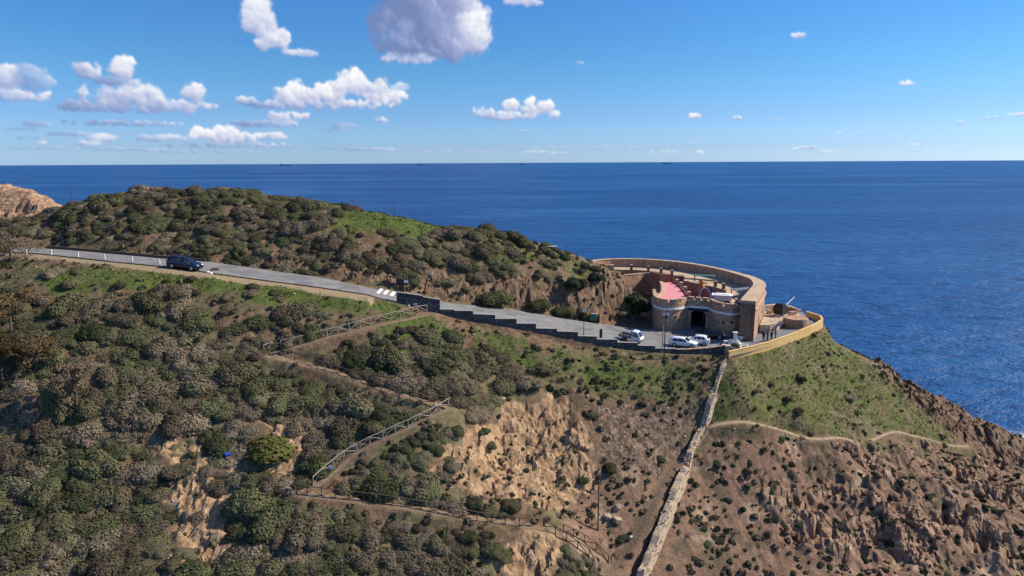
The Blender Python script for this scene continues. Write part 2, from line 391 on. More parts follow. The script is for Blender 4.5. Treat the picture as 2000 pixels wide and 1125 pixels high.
pts = [P(*c) for c in ctrl]
pts += [np.array(p, float) for p in [(-60, 150, 37), (-30, 150, 36), (-5, 152, 31), (12, 150, 29), (-60, 180, 6), (-30, 182, 0), (0, 182, -2), (25, 180, -2), (-85, 165, 18), (-100, 150, 36), (-75, 195, -4),
        (50, 165, -2), (55, 152, 4), (62, 140, 8), (78, 143, 0), (92, 148, -5), (112, 145, -6), (115, 120, -1), (125, 100, -4), (110, 80, 1), (60, 46, 3), (20, 44, 3), (-20, 44, 4), (-60, 44, 5), (-100, 60, 14),
        (100, 50, -2), (0, 20, -6), (-80, 20, -6), (80, 20, -6), (-110, 90, 36), (-120, 120, 44), (-150, 180, 48), (-130, 205, 30), (-100, 210, 0), (-160, 100, 40), (150, 150, -8), (0, 210, -8), (60, 205, -8)]]
for x in (-85, -60, -40, -20, -5):
    pts.append(np.array([x, float(ynear(x)) + 3, float(zroad(x))]))
pts = np.array(pts)
def tps(r2): return np.where(r2 > 1e-9, 0.5 * r2 * np.log(r2 + 1e-12), 0)
SC = 50.0
Q = pts[:, :2] / SC; N = len(Q)
K = tps(((Q[:, None] - Q[None]) ** 2).sum(-1)) + np.eye(N) * 2e-4
Pm = np.c_[np.ones(N), Q]; A = np.zeros((N + 3, N + 3)); A[:N, :N] = K; A[:N, N:] = Pm; A[N:, :N] = Pm.T
W = np.linalg.solve(A, np.r_[pts[:, 2], 0, 0, 0])
def rbf(x, y):
    x = np.asarray(x, float) / SC; y = np.asarray(y, float) / SC
    z = W[N] + W[N + 1] * x + W[N + 2] * y
    for i in range(N): z = z + W[i] * tps((x - Q[i, 0]) ** 2 + (y - Q[i, 1]) ** 2)
    return z
gx = np.r_[np.arange(-190, -136, 1.6), np.arange(-136, -82, .6), np.arange(-82, 24, 0.30), np.arange(24, 104, 0.19), np.arange(104.2, 160, 1.6)]
gy = np.r_[np.arange(16, 56, 1.2), np.arange(56, 110, 0.22), np.arange(110, 134, 0.30), np.arange(134, 184, .8), np.arange(184, 232, 1.4)]
GX, GY = np.meshgrid(gx, gy)
cgx = np.arange(-192, 164, 1.5); cgy = np.arange(14, 236, 1.5)     # coarse, then a smooth upsampling
CZ = rbf(*np.meshgrid(cgx, cgy))
def upsample(Zc, cx, cy, x, y):
    fi = (x - cx[0]) / (cx[1] - cx[0]); fj = (y - cy[0]) / (cy[1] - cy[0])
    def w(f):
        i = np.floor(f).astype(int); t = f - i
        return i, [(-t ** 3 + 2 * t ** 2 - t) / 2, (3 * t ** 3 - 5 * t ** 2 + 2) / 2, (-3 * t ** 3 + 4 * t ** 2 + t) / 2, (t ** 3 - t ** 2) / 2]
    i, wi = w(fi); j, wj = w(fj); r = 0
    rows = 0
    for b_ in range(4):
        row = sum(wi[a_][None, :] * Zc[np.clip(j - 1 + b_, 0, len(cy) - 1)][:, np.clip(i - 1 + a_, 0, len(cx) - 1)] for a_ in range(4))
        rows = rows + wj[b_][:, None] * row
    return rows
ZR = upsample(CZ, cgx, cgy, gx, gy)
ZR = np.where(GY > 160, np.minimum(ZR, 60), ZR)
# --- road and platform cut into the hill
yn = ynear(GX); yf = yfar(GX); zr = zroad(GX)
onroad = (GX < 24)
t_far = ss(0.15, 2.6, GY - yf); t_near = np.where(GX > -20.5, ss(0.0, 0.5, yn - GY), ss(0.3, 3.5, yn - GY))
zc = np.where(GY > yf, zr - .1 + (ZR - zr + .1) * t_far, np.where(GY < yn, zr - .12 + (ZR - zr + .12) * t_near, zr - .12))
Z0 = np.where(onroad, zc, ZR)
pd = sdist(GX, GY, platform)
hillside_edge = ss(26, 20, GX) * ss(115, 121, GY)
yel_edge = ss(31, 33, GX) * ss(128, 124, GY) * ss(61, 58, GX)
t_pl = ss(0.0, 0.4 + 2.4 * hillside_edge + 2.2 * yel_edge, -pd)
Z0 = np.where((pd > 0) & (GX > 13.5), np.minimum(FC, zr) - .12, Z0 * 1.0)
Z0 = np.where((pd <= 0) & ((GX > 24) | (GY > yf)), (FC - .12 - .3 * yel_edge) * (1 - t_pl) + Z0 * t_pl, Z0)
class Grid:
    def __init__(s, Z): s.Z = Z
    def __call__(s, x, y):
        x = np.asarray(x, float); y = np.asarray(y, float)
        i = np.clip(np.searchsorted(gx, x) - 1, 0, len(gx) - 2); j = np.clip(np.searchsorted(gy, y) - 1, 0, len(gy) - 2)
        u = np.clip((x - gx[i]) / (gx[i + 1] - gx[i]), 0, 1); v = np.clip((y - gy[j]) / (gy[j + 1] - gy[j]), 0, 1); Z = s.Z
        return (Z[j, i] * (1 - u) + Z[j, i + 1] * u) * (1 - v) + (Z[j + 1, i] * (1 - u) + Z[j + 1, i + 1] * u) * v
zt = Grid(Z0)
_D = np.arange(58, 215, 0.2)
def hit(px, py, g=None):
    g = g or zt
    r = Fv + Rv * (px - 1000) / FPX - Uv * (py - 562.5) / FPX
    pp = C0 + _D[:, None] * r
    below = np.nonzero(pp[:, 2] < g(pp[:, 0], pp[:, 1]))[0]
    if len(below) == 0: return None
    k = below[0]
    if k == 0: return pp[0]
    a, b = _D[k - 1], _D[k]
    for _ in range(8):
        c = (a + b) / 2; q = C0 + c * r
        if q[2] < g(q[0], q[1]): b = c
        else: a = c
    return C0 + b * r
def gpoly(pxs):                    # outline on the ground under outline points
    r = []
    for (px, py) in pxs:
        q = hit(px, py)
        if q is None: q = P(px, py, 128)
        r.append((q[0], q[1]))
    return r
# --- footpaths
trail_px = [(838, 612), (800, 622), (720, 640), (640, 658), (560, 682), (524, 692), (560, 702), (640, 722), (700, 742), (780, 768), (840, 786), (874, 797), (850, 808), (800, 832), (740, 862), (690, 888), (650, 922), (610, 952),
            (585, 962), (640, 968), (760, 984), (880, 1004), (960, 1016), (1040, 1028), (1085, 1036), (1130, 1062), (1170, 1090), (1178, 1110)]
gully_px = [(1185, 1125), (1215, 1090), (1265, 1010), (1300, 930), (1330, 895), (1352, 880), (1376, 846), (1390, 832), (1430, 824), (1475, 826), (1530, 842), (1590, 858), (1640, 855), (1665, 862)]
ridge_px = [(1700, 860), (1745, 843), (1790, 852), (1840, 866), (1890, 872)]
def world_line(pxs, n=24):
    q = [hit(*p) for p in pxs]; q = [p[:2] for p in q if p is not None]
    return np.array(smooth_line(q, n))
trail = world_line(trail_px); gully = world_line(gully_px); ridge = world_line(ridge_px)
# --- surface masks (outlines on the ground)
def mask(polys, soft=1.2, wob=1.6, seed=3):
    r = np.zeros(GX.shape)
    wx = GX + fbm(GX / 5, GY / 5, 3, seed) * wob * 1.6; wy = GY + fbm(GX / 5, GY / 5, 3, seed + 9) * wob * 1.6
    for p in polys:
        g = gpoly(p); gx0 = min(q[0] for q in g) - 6; gx1 = max(q[0] for q in g) + 6; gy0 = min(q[1] for q in g) - 6; gy1 = max(q[1] for q in g) + 6
        sel = (GX > gx0) & (GX < gx1) & (GY > gy0) & (GY < gy1)
        d = np.full(GX.shape, -9.0); d[sel] = sdist(wx[sel], wy[sel], g)
        r = np.maximum(r, ss(-soft, soft, d))
    return r
rock_px = [[(1520, 880), (1640, 858), (1760, 852), (1900, 885), (2000, 880), (2000, 1125), (1700, 1125), (1560, 1050), (1500, 960)]]
coast_px = [[(1700, 700), (1830, 772), (2000, 862), (2000, 905), (1880, 858), (1780, 795)]]
sand_px = [[(985, 780), (1060, 765), (1120, 790), (1160, 880), (1165, 960), (1110, 1000), (1010, 985), (900, 960), (850, 915), (905, 850)],
           [(350, 930), (430, 900), (520, 880), (575, 905), (470, 930), (455, 1040), (400, 1125), (330, 1125), (345, 1040), (310, 950)],
           [(500, 820), (545, 815), (590, 880), (570, 910)], [(960, 1060), (1100, 1040), (1080, 1125), (960, 1125)], [(330, 840), (400, 880), (360, 910), (300, 880)]]
bank_px = [[(820, 528), (1000, 535), (1130, 556), (1262, 592), (1262, 625), (1100, 614), (900, 590), (820, 575)], [(430, 500), (620, 512), (800, 535), (790, 572), (640, 540), (440, 514)], [(130, 440), (320, 430), (330, 480), (140, 470)]]
grass_px = [[(632, 438), (700, 406), (830, 416), (870, 438), (850, 466), (790, 462), (700, 456)], [(850, 445), (980, 468), (1050, 500), (1000, 520), (880, 490)], [(1060, 490), (1150, 515), (1190, 545), (1120, 540)],
            [(50, 530), (330, 530), (640, 572), (790, 596), (760, 614), (500, 592), (300, 560), (100, 570)], [(1385, 720), (1430, 702), (1610, 648), (1730, 735), (1860, 835), (1870, 868), (1740, 840), (1640, 850), (1480, 818), (1400, 820)],
            [(930, 650), (1060, 680), (1130, 700), (1110, 760), (980, 720)], [(1120, 690), (1390, 712), (1360, 770), (1150, 770)], [(720, 630), (830, 615), (900, 660), (760, 700)], [(40, 760), (180, 800), (160, 840), (60, 820)],
            [(560, 830), (700, 820), (740, 850), (650, 870)]]
red_px = [[(1320, 880), (1420, 850), (1560, 870), (1700, 880), (2000, 900), (2000, 1150), (1260, 1150), (1300, 1000)], [(1150, 900), (1300, 880), (1250, 1125), (1000, 1125), (1090, 1040)]]
scree_px = [[(1150, 790), (1290, 780), (1370, 800), (1340, 870), (1290, 930), (1170, 920)]]
M_rock = mask(rock_px, 2.5); M_coast = mask(coast_px, 1.5, 1.0); M_sand = mask(sand_px, .8, 1.5); M_bank = mask(bank_px, .8, 1.0); M_grass = mask(grass_px, 2.0, 2.5); M_scree = mask(scree_px, 2.5); M_red = mask(red_px, 3.0); M_lush = mask([grass_px[0], grass_px[3], [(900, 650), (1060, 690), (1060, 730), (960, 700)], [(1130, 700), (1270, 705), (1250, 740), (1140, 745)], grass_px[7], grass_px[8]], 2.0, 2.5, 8)
lc = ss(-92, -100, GX - 0) * ss(140, 148, GY)
M_rock = np.maximum(M_rock, lc)
M_rock = np.maximum(M_rock, ss(6, 2, Z0) * (GX > 40))
flat = np.where((pd > -0.6) & (GX > 13), 1.0, 0.0)
flat = np.maximum(flat, np.where(onroad, ss(1.0, 0.2, np.maximum(yn - GY, GY - yf)), 0))
near_road = np.where(onroad & (GX < -20), ss(2.4, 1.0, yn - GY) * (GY < yn + 1), 0)
# --- relief
def blocks(x, y, s=0, tilt=.8):      # angular blocks: each cell a tilted facet at its own height
    ix = np.floor(x); iy = np.floor(y); best = np.full(x.shape, 9.0); sec = np.full(x.shape, 9.0); h = np.zeros(x.shape)
    for a in (-1, 0, 1):
        for c_ in (-1, 0, 1):
            jx = ix + a; jy = iy + c_; r1 = _h(jx, jy, s) % 1000 / 1000; r2 = _h(jx, jy, s + 1) % 1000 / 1000
            qx = jx + r1; qy = jy + r2; d = np.hypot(x - qx, y - qy)
            hz = _h(jx, jy, s + 2) % 1000 / 1000 + tilt * ((x - qx) * (_h(jx, jy, s + 3) % 1000 / 500 - 1) + (y - qy) * (_h(jx, jy, s + 4) % 1000 / 500 - .4))
            b1 = d < best; sec = np.where(b1, best, np.minimum(sec, d)); h = np.where(b1, hz, h); best = np.where(b1, d, best)
    return h - .5, ss(0, .12, sec - best)
def crag(x, y, s):
    wx_ = x + fbm(x / 3, y / 3, 3, s + 50) * 1.6; wy_ = y + fbm(x / 3 + 9, y / 3, 3, s + 51) * 1.6
    r_ = 0
    for sc_, am in ((6.5, 1.0), (2.6, .58), (1.1, .32), (.55, .16)):
        u_ = (wx_ * .78 + wy_ * .62) / (sc_ * 1.7); v_ = (-wx_ * .62 + wy_ * .78) / sc_
        h_, e_ = blocks(u_, v_, s); r_ = r_ + am * (h_ - .35 * (1 - e_)); s += 20
    return r_
M_patch = ss(-.12, .32, fbm(GX / 11, GY / 8, 4, 19))
Zd = Z0.copy(); soft = 1 - flat
Zd += soft * (fbm(GX / 9, GY / 9, 4, 11) * 0.8 + fbm(GX / 1.7, GY / 1.7, 3, 12) * 0.16)
rx = (GX * .8 + GY * .6); ry = (-GX * .6 + GY * .8)
rg = ridged(rx / 9.0, ry / 5.5, 5, 21, .58)
steps = (Z0 + fbm(GX / 6, GY / 6, 3, 5) * 2.0) / 1.6
terr = (np.floor(steps) + ss(0.25, 0.95, steps - np.floor(steps))) * 1.6 - steps * 1.6
Zd += soft * M_rock * (crag(GX, GY, 100) * (.22 + 1.75 * M_patch) + (rg - .55) * 2.2 + terr * .6)
Zd += soft * np.maximum(M_coast - M_rock, 0) * (crag(GX, GY, 300) * 1.2)
Zd += soft * M_sand * (crag(GX, GY, 500) * .62 + (ridged(GX / 4.5, GY / 7, 4, 41, .5) - .55) * .9 + (ridged(GX / 1.0, GY / 3.2, 3, 43, .6) - .6) * .55 + terr * .75 - .1)
Zd += soft * M_bank * (crag(GX * 1.5, GY * 1.2, 700) * .8 + (ridged(GX / 2.6, GY / 5, 3, 51, .6) - .6) * .5)
Zd += soft * M_scree * (ridged(GX / .9, GY / .9, 2, 61) * .22)
Zd += soft * (1 - np.maximum(M_rock, M_sand)) * ss(.1, .5, fbm(GX / 7, GY / 7, 3, 71)) * (ridged(GX / 2.2, GY / 2.2, 3, 72) - .5) * .8
# --- paths are trodden level
M_path = np.zeros(GX.shape)
def carve(line, hw, g):
    global Zd, M_path
    zz = g(line[:, 0], line[:, 1]); k = np.hanning(43); k /= k.sum()
    zz = np.convolve(np.pad(zz, 21, mode='edge'), k, 'valid')
    dmin = np.full(GX.shape, 99.0); zn = np.zeros(GX.shape)
    for (x, y), z in zip(line, zz):
        i0, i1 = np.searchsorted(gx, [x - 3.4, x + 3.4]); j0, j1 = np.searchsorted(gy, [y - 3.4, y + 3.4])
        s = (slice(j0, j1), slice(i0, i1)); d = np.hypot(GX[s] - x, GY[s] - y)
        b = d < dmin[s]; dmin[s] = np.where(b, d, dmin[s]); zn[s] = np.where(b, z, zn[s])
    w = ss(hw + 1.2, hw + .1, dmin); Zd = Zd * (1 - w) + (zn - .03) * w
    M_path = np.maximum(M_path, ss(hw + .5, hw, dmin))
    return zz
trail_z = carve(trail, .5, zt); gully_z = carve(gully, .4, zt); ridge_z = carve(ridge, .35, zt)
Zd = np.where((pd > -0.1) & (GX > 13.5), np.minimum(Z0, Zd), Zd)
zt = Grid(Zd)

def matte(name, rough=.9):
    mt = bpy.data.materials.new(name); mt.use_nodes = True; t = NT(mt.node_tree); b = t.n['Principled BSDF']
    b.inputs['Roughness'].default_value = rough; b.inputs['Specular IOR Level'].default_value = .2
    MATS[name] = mt; return mt, t, b
def bump(t, b, h, strength=.6, dist=.1):
    nd = t.new('ShaderNodeBump'); nd.inputs['Strength'].default_value = strength; nd.inputs['Distance'].default_value = dist
    t.put(nd.inputs['Height'], h); t.l.new(nd.outputs[0], b.inputs['Normal'])
def pos(t):
    return t.new('ShaderNodeNewGeometry').outputs['Position']
mt, t, b = matte('hill_ground', .95)
p = pos(t)
n1 = t.noise(p, .35, 6, .62); n2 = t.noise(p, 1.6, 6, .65); n3 = t.noise(p, 6.0, 4, .6); n4 = t.noise(p, .12, 4, .5)
dirt = t.ramp(t.math('ADD', t.math('MULTIPLY', n2, .6), t.math('MULTIPLY', n3, .4)), [(.30, (.066, .042, .025)), (.48, (.140, .090, .053)), (.60, (.235, .153, .092)), (.75, (.34, .235, .148))])
pst = t.new('ShaderNodeMapping'); t.put(pst.inputs[0], p); pst.inputs['Rotation'].default_value = (0.5, .9, .6); pst.inputs['Scale'].default_value = (1, 1, .35)
nr = t.noise(pst.outputs[0], .9, 8, .68); vr = t.voro(pst.outputs[0], .8, 'DISTANCE_TO_EDGE')
rock = t.ramp(nr, [(.26, (.085, .048, .031)), (.42, (.25, .155, .095)), (.56, (.40, .255, .16)), (.74, (.55, .385, .26))])
mst = t.new('ShaderNodeMapping'); t.put(mst.inputs[0], p); mst.inputs['Rotation'].default_value = (.45, -.5, .3); mst.inputs['Scale'].default_value = (.22, .3, 3.2)
str_ = t.noise(mst.outputs[0], .8, 5, .6)
rock = t.mix(t.math('MULTIPLY', t.sstep(str_, .53, .60), .45), rock, (.12, .072, .048))
rock = t.mix(t.math('MULTIPLY', t.sstep(str_, .46, .38), .35), rock, (.56, .40, .27))
rock = t.mix(t.math('MULTIPLY', t.sstep(vr, .06, 0.0), .5), rock, (.06, .04, .03))
rock = t.mix(t.math('MULTIPLY', t.sstep(n1, .52, .66), .5), rock, (.20, .135, .10))
drygrass = t.ramp(n2, [(.3, (.07, .06, .03)), (.55, (.15, .125, .062)), (.75, (.24, .20, .12))])
sand = t.ramp(nr, [(.28, (.12, .072, .04)), (.42, (.28, .175, .095)), (.56, (.41, .27, .15)), (.76, (.56, .40, .25))])
sand = t.mix(t.math('MULTIPLY', t.sstep(n2, .50, .64), .5), sand, dirt)
sand = t.mix(t.math('MULTIPLY', t.sstep(vr, .05, .0), .55), sand, (.09, .055, .035))
bank = t.ramp(nr, [(.28, (.05, .03, .02)), (.44, (.135, .082, .054)), (.60, (.24, .155, .10)), (.78, (.42, .31, .23))])
bank = t.mix(t.math('MULTIPLY', t.sstep(n1, .48, .62), .6), bank, drygrass)
grass = t.ramp(t.math('ADD', t.math('MULTIPLY', n2, .55), t.math('MULTIPLY', n3, .45)), [(.30, (.040, .046, .016)), (.46, (.080, .095, .026)), (.58, (.125, .130, .042)), (.74, (.20, .17, .085))])
grass = t.mix(t.sstep(n1, .44, .60), grass, drygrass)
scree = t.ramp(t.voro(p, 2.6, 'F1', 'Color'), [(.1, (.055, .038, .027)), (.5, (.13, .09, .062)), (.9, (.24, .17, .12))])
def m01(name, lo=.35, hi=.65, k=.5):
    return t.sstep(t.math('ADD', t.attr(name), t.math('MULTIPLY', t.math('SUBTRACT', n2, .5), k)), lo, hi)
c = t.mix(t.sstep(n4, .45, .62), dirt, drygrass)
redc = t.ramp(t.math('ADD', t.math('MULTIPLY', n2, .5), t.math('MULTIPLY', n3, .5)), [(.30, (.080, .046, .031)), (.46, (.165, .100, .066)), (.60, (.265, .167, .110)), (.74, (.40, .27, .175))])
redc = t.mix(t.math('MULTIPLY', t.sstep(t.noise(p, .22, 5, .6), .54, .64), .75), redc, t.ramp(n3, [(.3, (.27, .185, .115)), (.7, (.46, .34, .22))]))
redc = t.mix(t.math('MULTIPLY', t.sstep(t.noise(t.vmath('ADD', p, (40, 9, 3)), .3, 5, .65), .52, .62), .7), redc, t.ramp(n3, [(.3, (.045, .042, .024)), (.7, (.11, .098, .058))]))
c = t.mix(m01('redearth', .3, .7, .6), c, redc)
c = t.mix(m01('grass', .35, .7, .9), c, grass)
lushc = t.ramp(t.math('ADD', t.math('MULTIPLY', n2, .5), t.math('MULTIPLY', n3, .5)), [(.32, (.040, .055, .014)), (.48, (.078, .105, .024)), (.62, (.118, .142, .038)), (.76, (.18, .165, .075))])
c = t.mix(m01('lush', .35, .7, .9), c, lushc)
c = t.mix(m01('scree'), c, scree)
c = t.mix(m01('bank'), c, bank)
c = t.mix(m01('sand'), c, sand)
c = t.mix(m01('coast'), c, bank)
rockgreen = t.mix(t.math('MULTIPLY', t.sstep(n1, .50, .62), .75), rock, redc)
rockgreen = t.mix(t.math('MULTIPLY', t.sstep(t.noise(p, .5, 4, .6), .58, .66), .6), rockgreen, drygrass)
c = t.mix(m01('rock'), c, rockgreen)
c = t.mix(m01('shoulder', .3, .6, .4), c, t.ramp(n3, [(.3, (.20, .15, .085)), (.7, (.34, .265, .16))]))
c = t.mix(m01('path', .3, .7, .3), c, t.ramp(n3, [(.3, (.13, .088, .055)), (.7, (.24, .17, .11))]))
wet = t.sstep(t.new('ShaderNodeSeparateXYZ').outputs[2], 2.2, .8)
sz = t.new('ShaderNodeSeparateXYZ'); t.l.new(p, sz.inputs[0])
c = t.mix(t.math('MULTIPLY', t.sstep(sz.outputs[2], 2.4, .9), .7), c, (.03, .024, .02))
t.put(b.inputs['Base Color'], c)
hh = t.math('ADD', t.math('MULTIPLY', nr, 1.0), t.math('ADD', t.math('MULTIPLY', n3, .35), t.math('MULTIPLY', t.math('MULTIPLY', t.sstep(vr, .1, 0), t.attr('rock')), -.2)))
bump(t, b, hh, .7, .3)
def grid_mesh(name, X, Y, Z, mat, attrs=None, sharp=None):
    me = bpy.data.meshes.new(name); h, w = X.shape
    me.vertices.add(h * w); me.vertices.foreach_set('co', np.stack([X, Y, Z], -1).ravel())
    idx = np.arange(h * w).reshape(h, w)
    q = np.stack([idx[:-1, :-1], idx[:-1, 1:], idx[1:, 1:], idx[1:, :-1]], -1).reshape(-1, 4)
    me.loops.add(q.size); me.loops.foreach_set('vertex_index', q.ravel())
    me.polygons.add(len(q)); me.polygons.foreach_set('loop_start', np.arange(0, q.size, 4)); me.polygons.foreach_set('loop_total', np.full(len(q), 4))
    me.update(); me.polygons.foreach_set('use_smooth', np.ones(len(q), bool) if sharp is None else ~(sharp[:-1, :-1].ravel() > .4))
    for k, a in (attrs or {}).items():
        at = me.attributes.new(k, 'FLOAT', 'POINT'); at.data.foreach_set('value', a.astype(np.float32).ravel())
    me.materials.append(MATS[mat]); o = bpy.data.objects.new(name, me); col.objects.link(o); return o
# craggy sideways shift in the rocks
jr = np.maximum.reduce([M_rock, M_sand * .8, M_bank * .7, M_coast * .6]) * soft
JX = GX + jr * fbm(GX / 1.3, GY / 1.3, 3, 81) * .5; JY = GY + jr * fbm(GX / 1.3 + 50, GY / 1.3, 3, 82) * .5
hill = grid_mesh('hillside', JX, JY, Zd, 'hill_ground', dict(rock=M_rock * (.3 + .7 * np.maximum(M_patch, lc)), sand=M_sand, bank=M_bank, grass=M_grass, scree=M_scree, coast=M_coast, path=M_path, shoulder=near_road, redearth=M_red, lush=M_lush), np.maximum.reduce([M_bank, M_sand, M_rock * (.2 + M_patch), M_coast]) * soft)
tag(hill, 'steep coastal headland of brown earth, grass patches and rocky outcrops', None, None, 'structure')

# ------------------------------------------------------------------ sea
mt, t, b = matte('sea_water', .18)
p = pos(t)
mp = t.new('ShaderNodeMapping'); t.put(mp.inputs[0], p); mp.inputs['Scale'].default_value = (.55, 1.0, 1); mp.inputs['Rotation'].default_value = (0, 0, .25)
w1 = t.noise(mp.outputs[0], .035, 3, .5); w2 = t.noise(mp.outputs[0], .16, 5, .62, .4); w3 = t.noise(mp.outputs[0], .9, 3, .6); big = t.noise(mp.outputs[0], .0028, 5, .55, .6)
mp2 = t.new('ShaderNodeMapping'); t.put(mp2.inputs[0], p); mp2.inputs['Scale'].default_value = (.1, 1.0, 1); mp2.inputs['Rotation'].default_value = (0, 0, -.12)
sky_sheen = t.noise(mp2.outputs[0], .0035, 5, .6, .5)
c = t.ramp(t.math('ADD', t.math('MULTIPLY', big, .5), t.math('MULTIPLY', sky_sheen, .5)), [(.40, (.0045, .038, .142)), (.50, (.008, .060, .195)), (.58, (.024, .105, .265))])  # patches of sky reflection and cloud shadow painted into the water colour
c = t.mix(t.math('MULTIPLY', t.sstep(w2, .52, .70), .55), c, (.022, .105, .27))  # light and dark of the ripples put into the colour as well
c = t.mix(t.math('MULTIPLY', t.sstep(w2, .48, .36), .7), c, (.002, .022, .095))
c = t.mix(t.math('MULTIPLY', t.sstep(w3, .50, .66), .5), c, (.022, .105, .27))
# breaking water against the rocks
foam = t.math('MULTIPLY', t.sstep(t.attr('shore'), .25, .95), t.sstep(t.noise(p, .55, 6, .68, .8), .44, .54))
c = t.mix(foam, c, (.72, .76, .78))
t.put(b.inputs['Base Color'], c)
b.inputs['Specular IOR Level'].default_value = .13; b.inputs['IOR'].default_value = 1.33
t.put(b.inputs['Roughness'], t.math('MULTIPLY_ADD', foam, .4, .36))
bump(t, b, t.math('ADD', t.math('MULTIPLY', w1, 2.2), t.math('ADD', w2, t.math('MULTIPLY', w3, .35))), 1.0, 2.2)
sxs = np.r_[-70000, -20000, -6000, -2000, -800, -400, np.arange(-250, 40, 30), np.arange(40, 170, 2.0), 200, 300, 400, 800, 2000, 6000, 20000, 70000]
sys_ = np.r_[-2000, -400, -100, np.arange(0, 90, 6), np.arange(90, 200, 2.0), 220, 260, 320, 400, 600, 1000, 2000, 4000, 8000, 16000, 32000, 70000]
SX, SY = np.meshgrid(sxs, sys_)
land = np.where((SX > gx[0]) & (SX < gx[-1]) & (SY > gy[0]) & (SY < gy[-1]), zt(SX, SY), -30)
sea = grid_mesh('sea', SX, SY, np.zeros(SX.shape), 'sea_water', dict(shore=ss(-5.0, -.3, land)))
tag(sea, 'deep blue open sea reaching the horizon', None, None, 'structure')

# ------------------------------------------------------------------ road, forecourt, paths
mt, t, b = matte('asphalt', .85); p = pos(t)
mr = t.new('ShaderNodeMapping'); t.put(mr.inputs[0], p); mr.inputs['Scale'].default_value = (.12, 1, .12)
n = t.noise(p, .5, 6, .6); f = t.noise(p, 14, 3, .6); streak = t.noise(mr.outputs[0], 1.1, 4, .6)
v = t.math('ADD', t.math('MULTIPLY', n, .45), t.math('ADD', t.math('MULTIPLY', streak, .4), t.math('MULTIPLY', f, .15)))
c = t.ramp(v, [(.3, (.135, .133, .135)), (.5, (.205, .20, .198)), (.7, (.29, .28, .27))])
crk = t.voro(t.vmath('ADD', p, t.vmath('SCALE', t.new('ShaderNodeTexNoise').outputs[1], None, 1.0)), .22, 'DISTANCE_TO_EDGE')
c = t.mix(t.math('MULTIPLY', t.sstep(crk, .012, .003), .6), c, (.06, .06, .06))
c = t.mix(t.math('MULTIPLY', t.sstep(t.noise(p, .22, 3, .5), .57, .60), .5), c, (.11, .108, .11))
c = t.mix(t.math('MULTIPLY', t.sstep(t.noise(p, 1.1, 5, .7), .60, .70), .35), c, (.34, .29, .22))
t.put(b.inputs['Base Color'], c); bump(t, b, f, .3, .01)
mt, t, b = matte('tarmac_dark', .85); p = pos(t)
c = t.ramp(t.noise(p, .7, 6, .6), [(.3, (.13, .13, .148)), (.7, (.21, .21, .23))])
t.put(b.inputs['Base Color'], c)
mt, t, b = matte('path_earth', .95); p = pos(t)
c = t.ramp(t.noise(p, 1.5, 6, .7), [(.3, (.13, .088, .055)), (.5, (.20, .14, .09)), (.7, (.29, .21, .14))]); t.put(b.inputs['Base Color'], c)
xs = np.arange(-120, 24.01, .8)
ws = np.linspace(0, 1, 7)
A_, B_ = np.meshgrid(xs, ws)
ragged = fbm(A_ / 1.5, A_ * 0, 3, 6) * .18
inset = np.interp(A_, [-120, -22, -19, 24], [1.4, 1.4, .12, .12])
RYn = ynear(A_) + inset + ragged * (A_ < -20); RYf = yfar(A_) - .15 + ragged
RY = RYn * (1 - B_) + RYf * B_
road = grid_mesh('road', A_, RY, zroad(A_) + .012 + .03 * np.sin(B_ * math.pi), 'asphalt')
tag(road, 'pale grey asphalt road descending to the fort', None, None, 'structure')
def poly_sheet(name, poly, z, mat):
    bm = bmesh.new(); vs = [bm.verts.new((x, y, z)) for x, y in poly]; f = bm.faces.new(vs)
    if f.normal.z < 0 or f.calc_area() and True:
        f.normal_update()
        if f.normal.z < 0: f.normal_flip()
    bmesh.ops.triangulate(bm, faces=bm.faces[:]); me = bpy.data.meshes.new(name); bm.to_mesh(me); bm.free()
    me.materials.append(MATS[mat]); o = bpy.data.objects.new(name, me); col.objects.link(o); return o
xr = 23.99
fore = poly_sheet('forecourt', [(xr, float(ynear(xr)) + .12), tuple(near_pts[11][:2])] + [tuple(p) for p in yel_in] + [tuple(p) for p in yel_turn] + [(56, 133), (46, 140), (30, 124), (xr, float(yfar(xr)) + .6)], 26.545, 'asphalt')
tag(fore, 'grey asphalt forecourt in front of the fort', None, None, 'structure')
dk = poly_sheet('terrace_paving', [tuple(Pz(px, py, 26.56)[:2]) for px, py in [(1428, 696), (1470, 686), (1505, 676.5), (1545, 662), (1588, 645), (1603, 635), (1573, 624), (1530, 645), (1490, 650), (1462, 664)]], 26.562, 'tarmac_dark')
tag(dk, 'dark bluish paving along the yellow wall', None, None, 'structure')
def ribbon(name, line, zz, hw, label, mat='path_earth'):
    a = offset_line(line, hw); c = offset_line(line, -hw); n = len(line); X = []; Y = []; Z = []
    cols = np.linspace(0, 1, 5); k = fbm(np.arange(n) / 14.0, np.zeros(n), 3, 4) * .35 * hw
    PX = np.zeros((5, n)); PY = np.zeros((5, n)); PZ = np.zeros((5, n))
    for j, u in enumerate(cols):
        for i in range(n):
            uu = .5 + (u - .5) * (1 + k[i] / hw)
            q = a[i] * (1 - uu) + c[i] * uu; PX[j, i], PY[j, i] = q; PZ[j, i] = max(zz[i], float(zt(q[0], q[1]))) + (.07 if 0 < j < 4 else -.03)
    o = grid_mesh(name, PX, PY, PZ, mat); tag(o, label, None, None, 'structure'); return o
ribbon('footpath', trail, trail_z, .48, 'zigzag earth footpath between the wooden railings')
mt, t, b = matte('path_pale', .95); p = pos(t)
t.put(b.inputs['Base Color'], t.ramp(t.noise(p, 1.5, 6, .7), [(.3, (.22, .155, .10)), (.7, (.40, .30, .20))]))
ribbon('footpath', gully[96:], gully_z[96:], .42, 'narrow earth track from the gully across the grassy slope', 'path_pale')
ribbon('footpath', ridge, ridge_z, .32, 'short earth track near the rocky coast edge', 'path_pale')
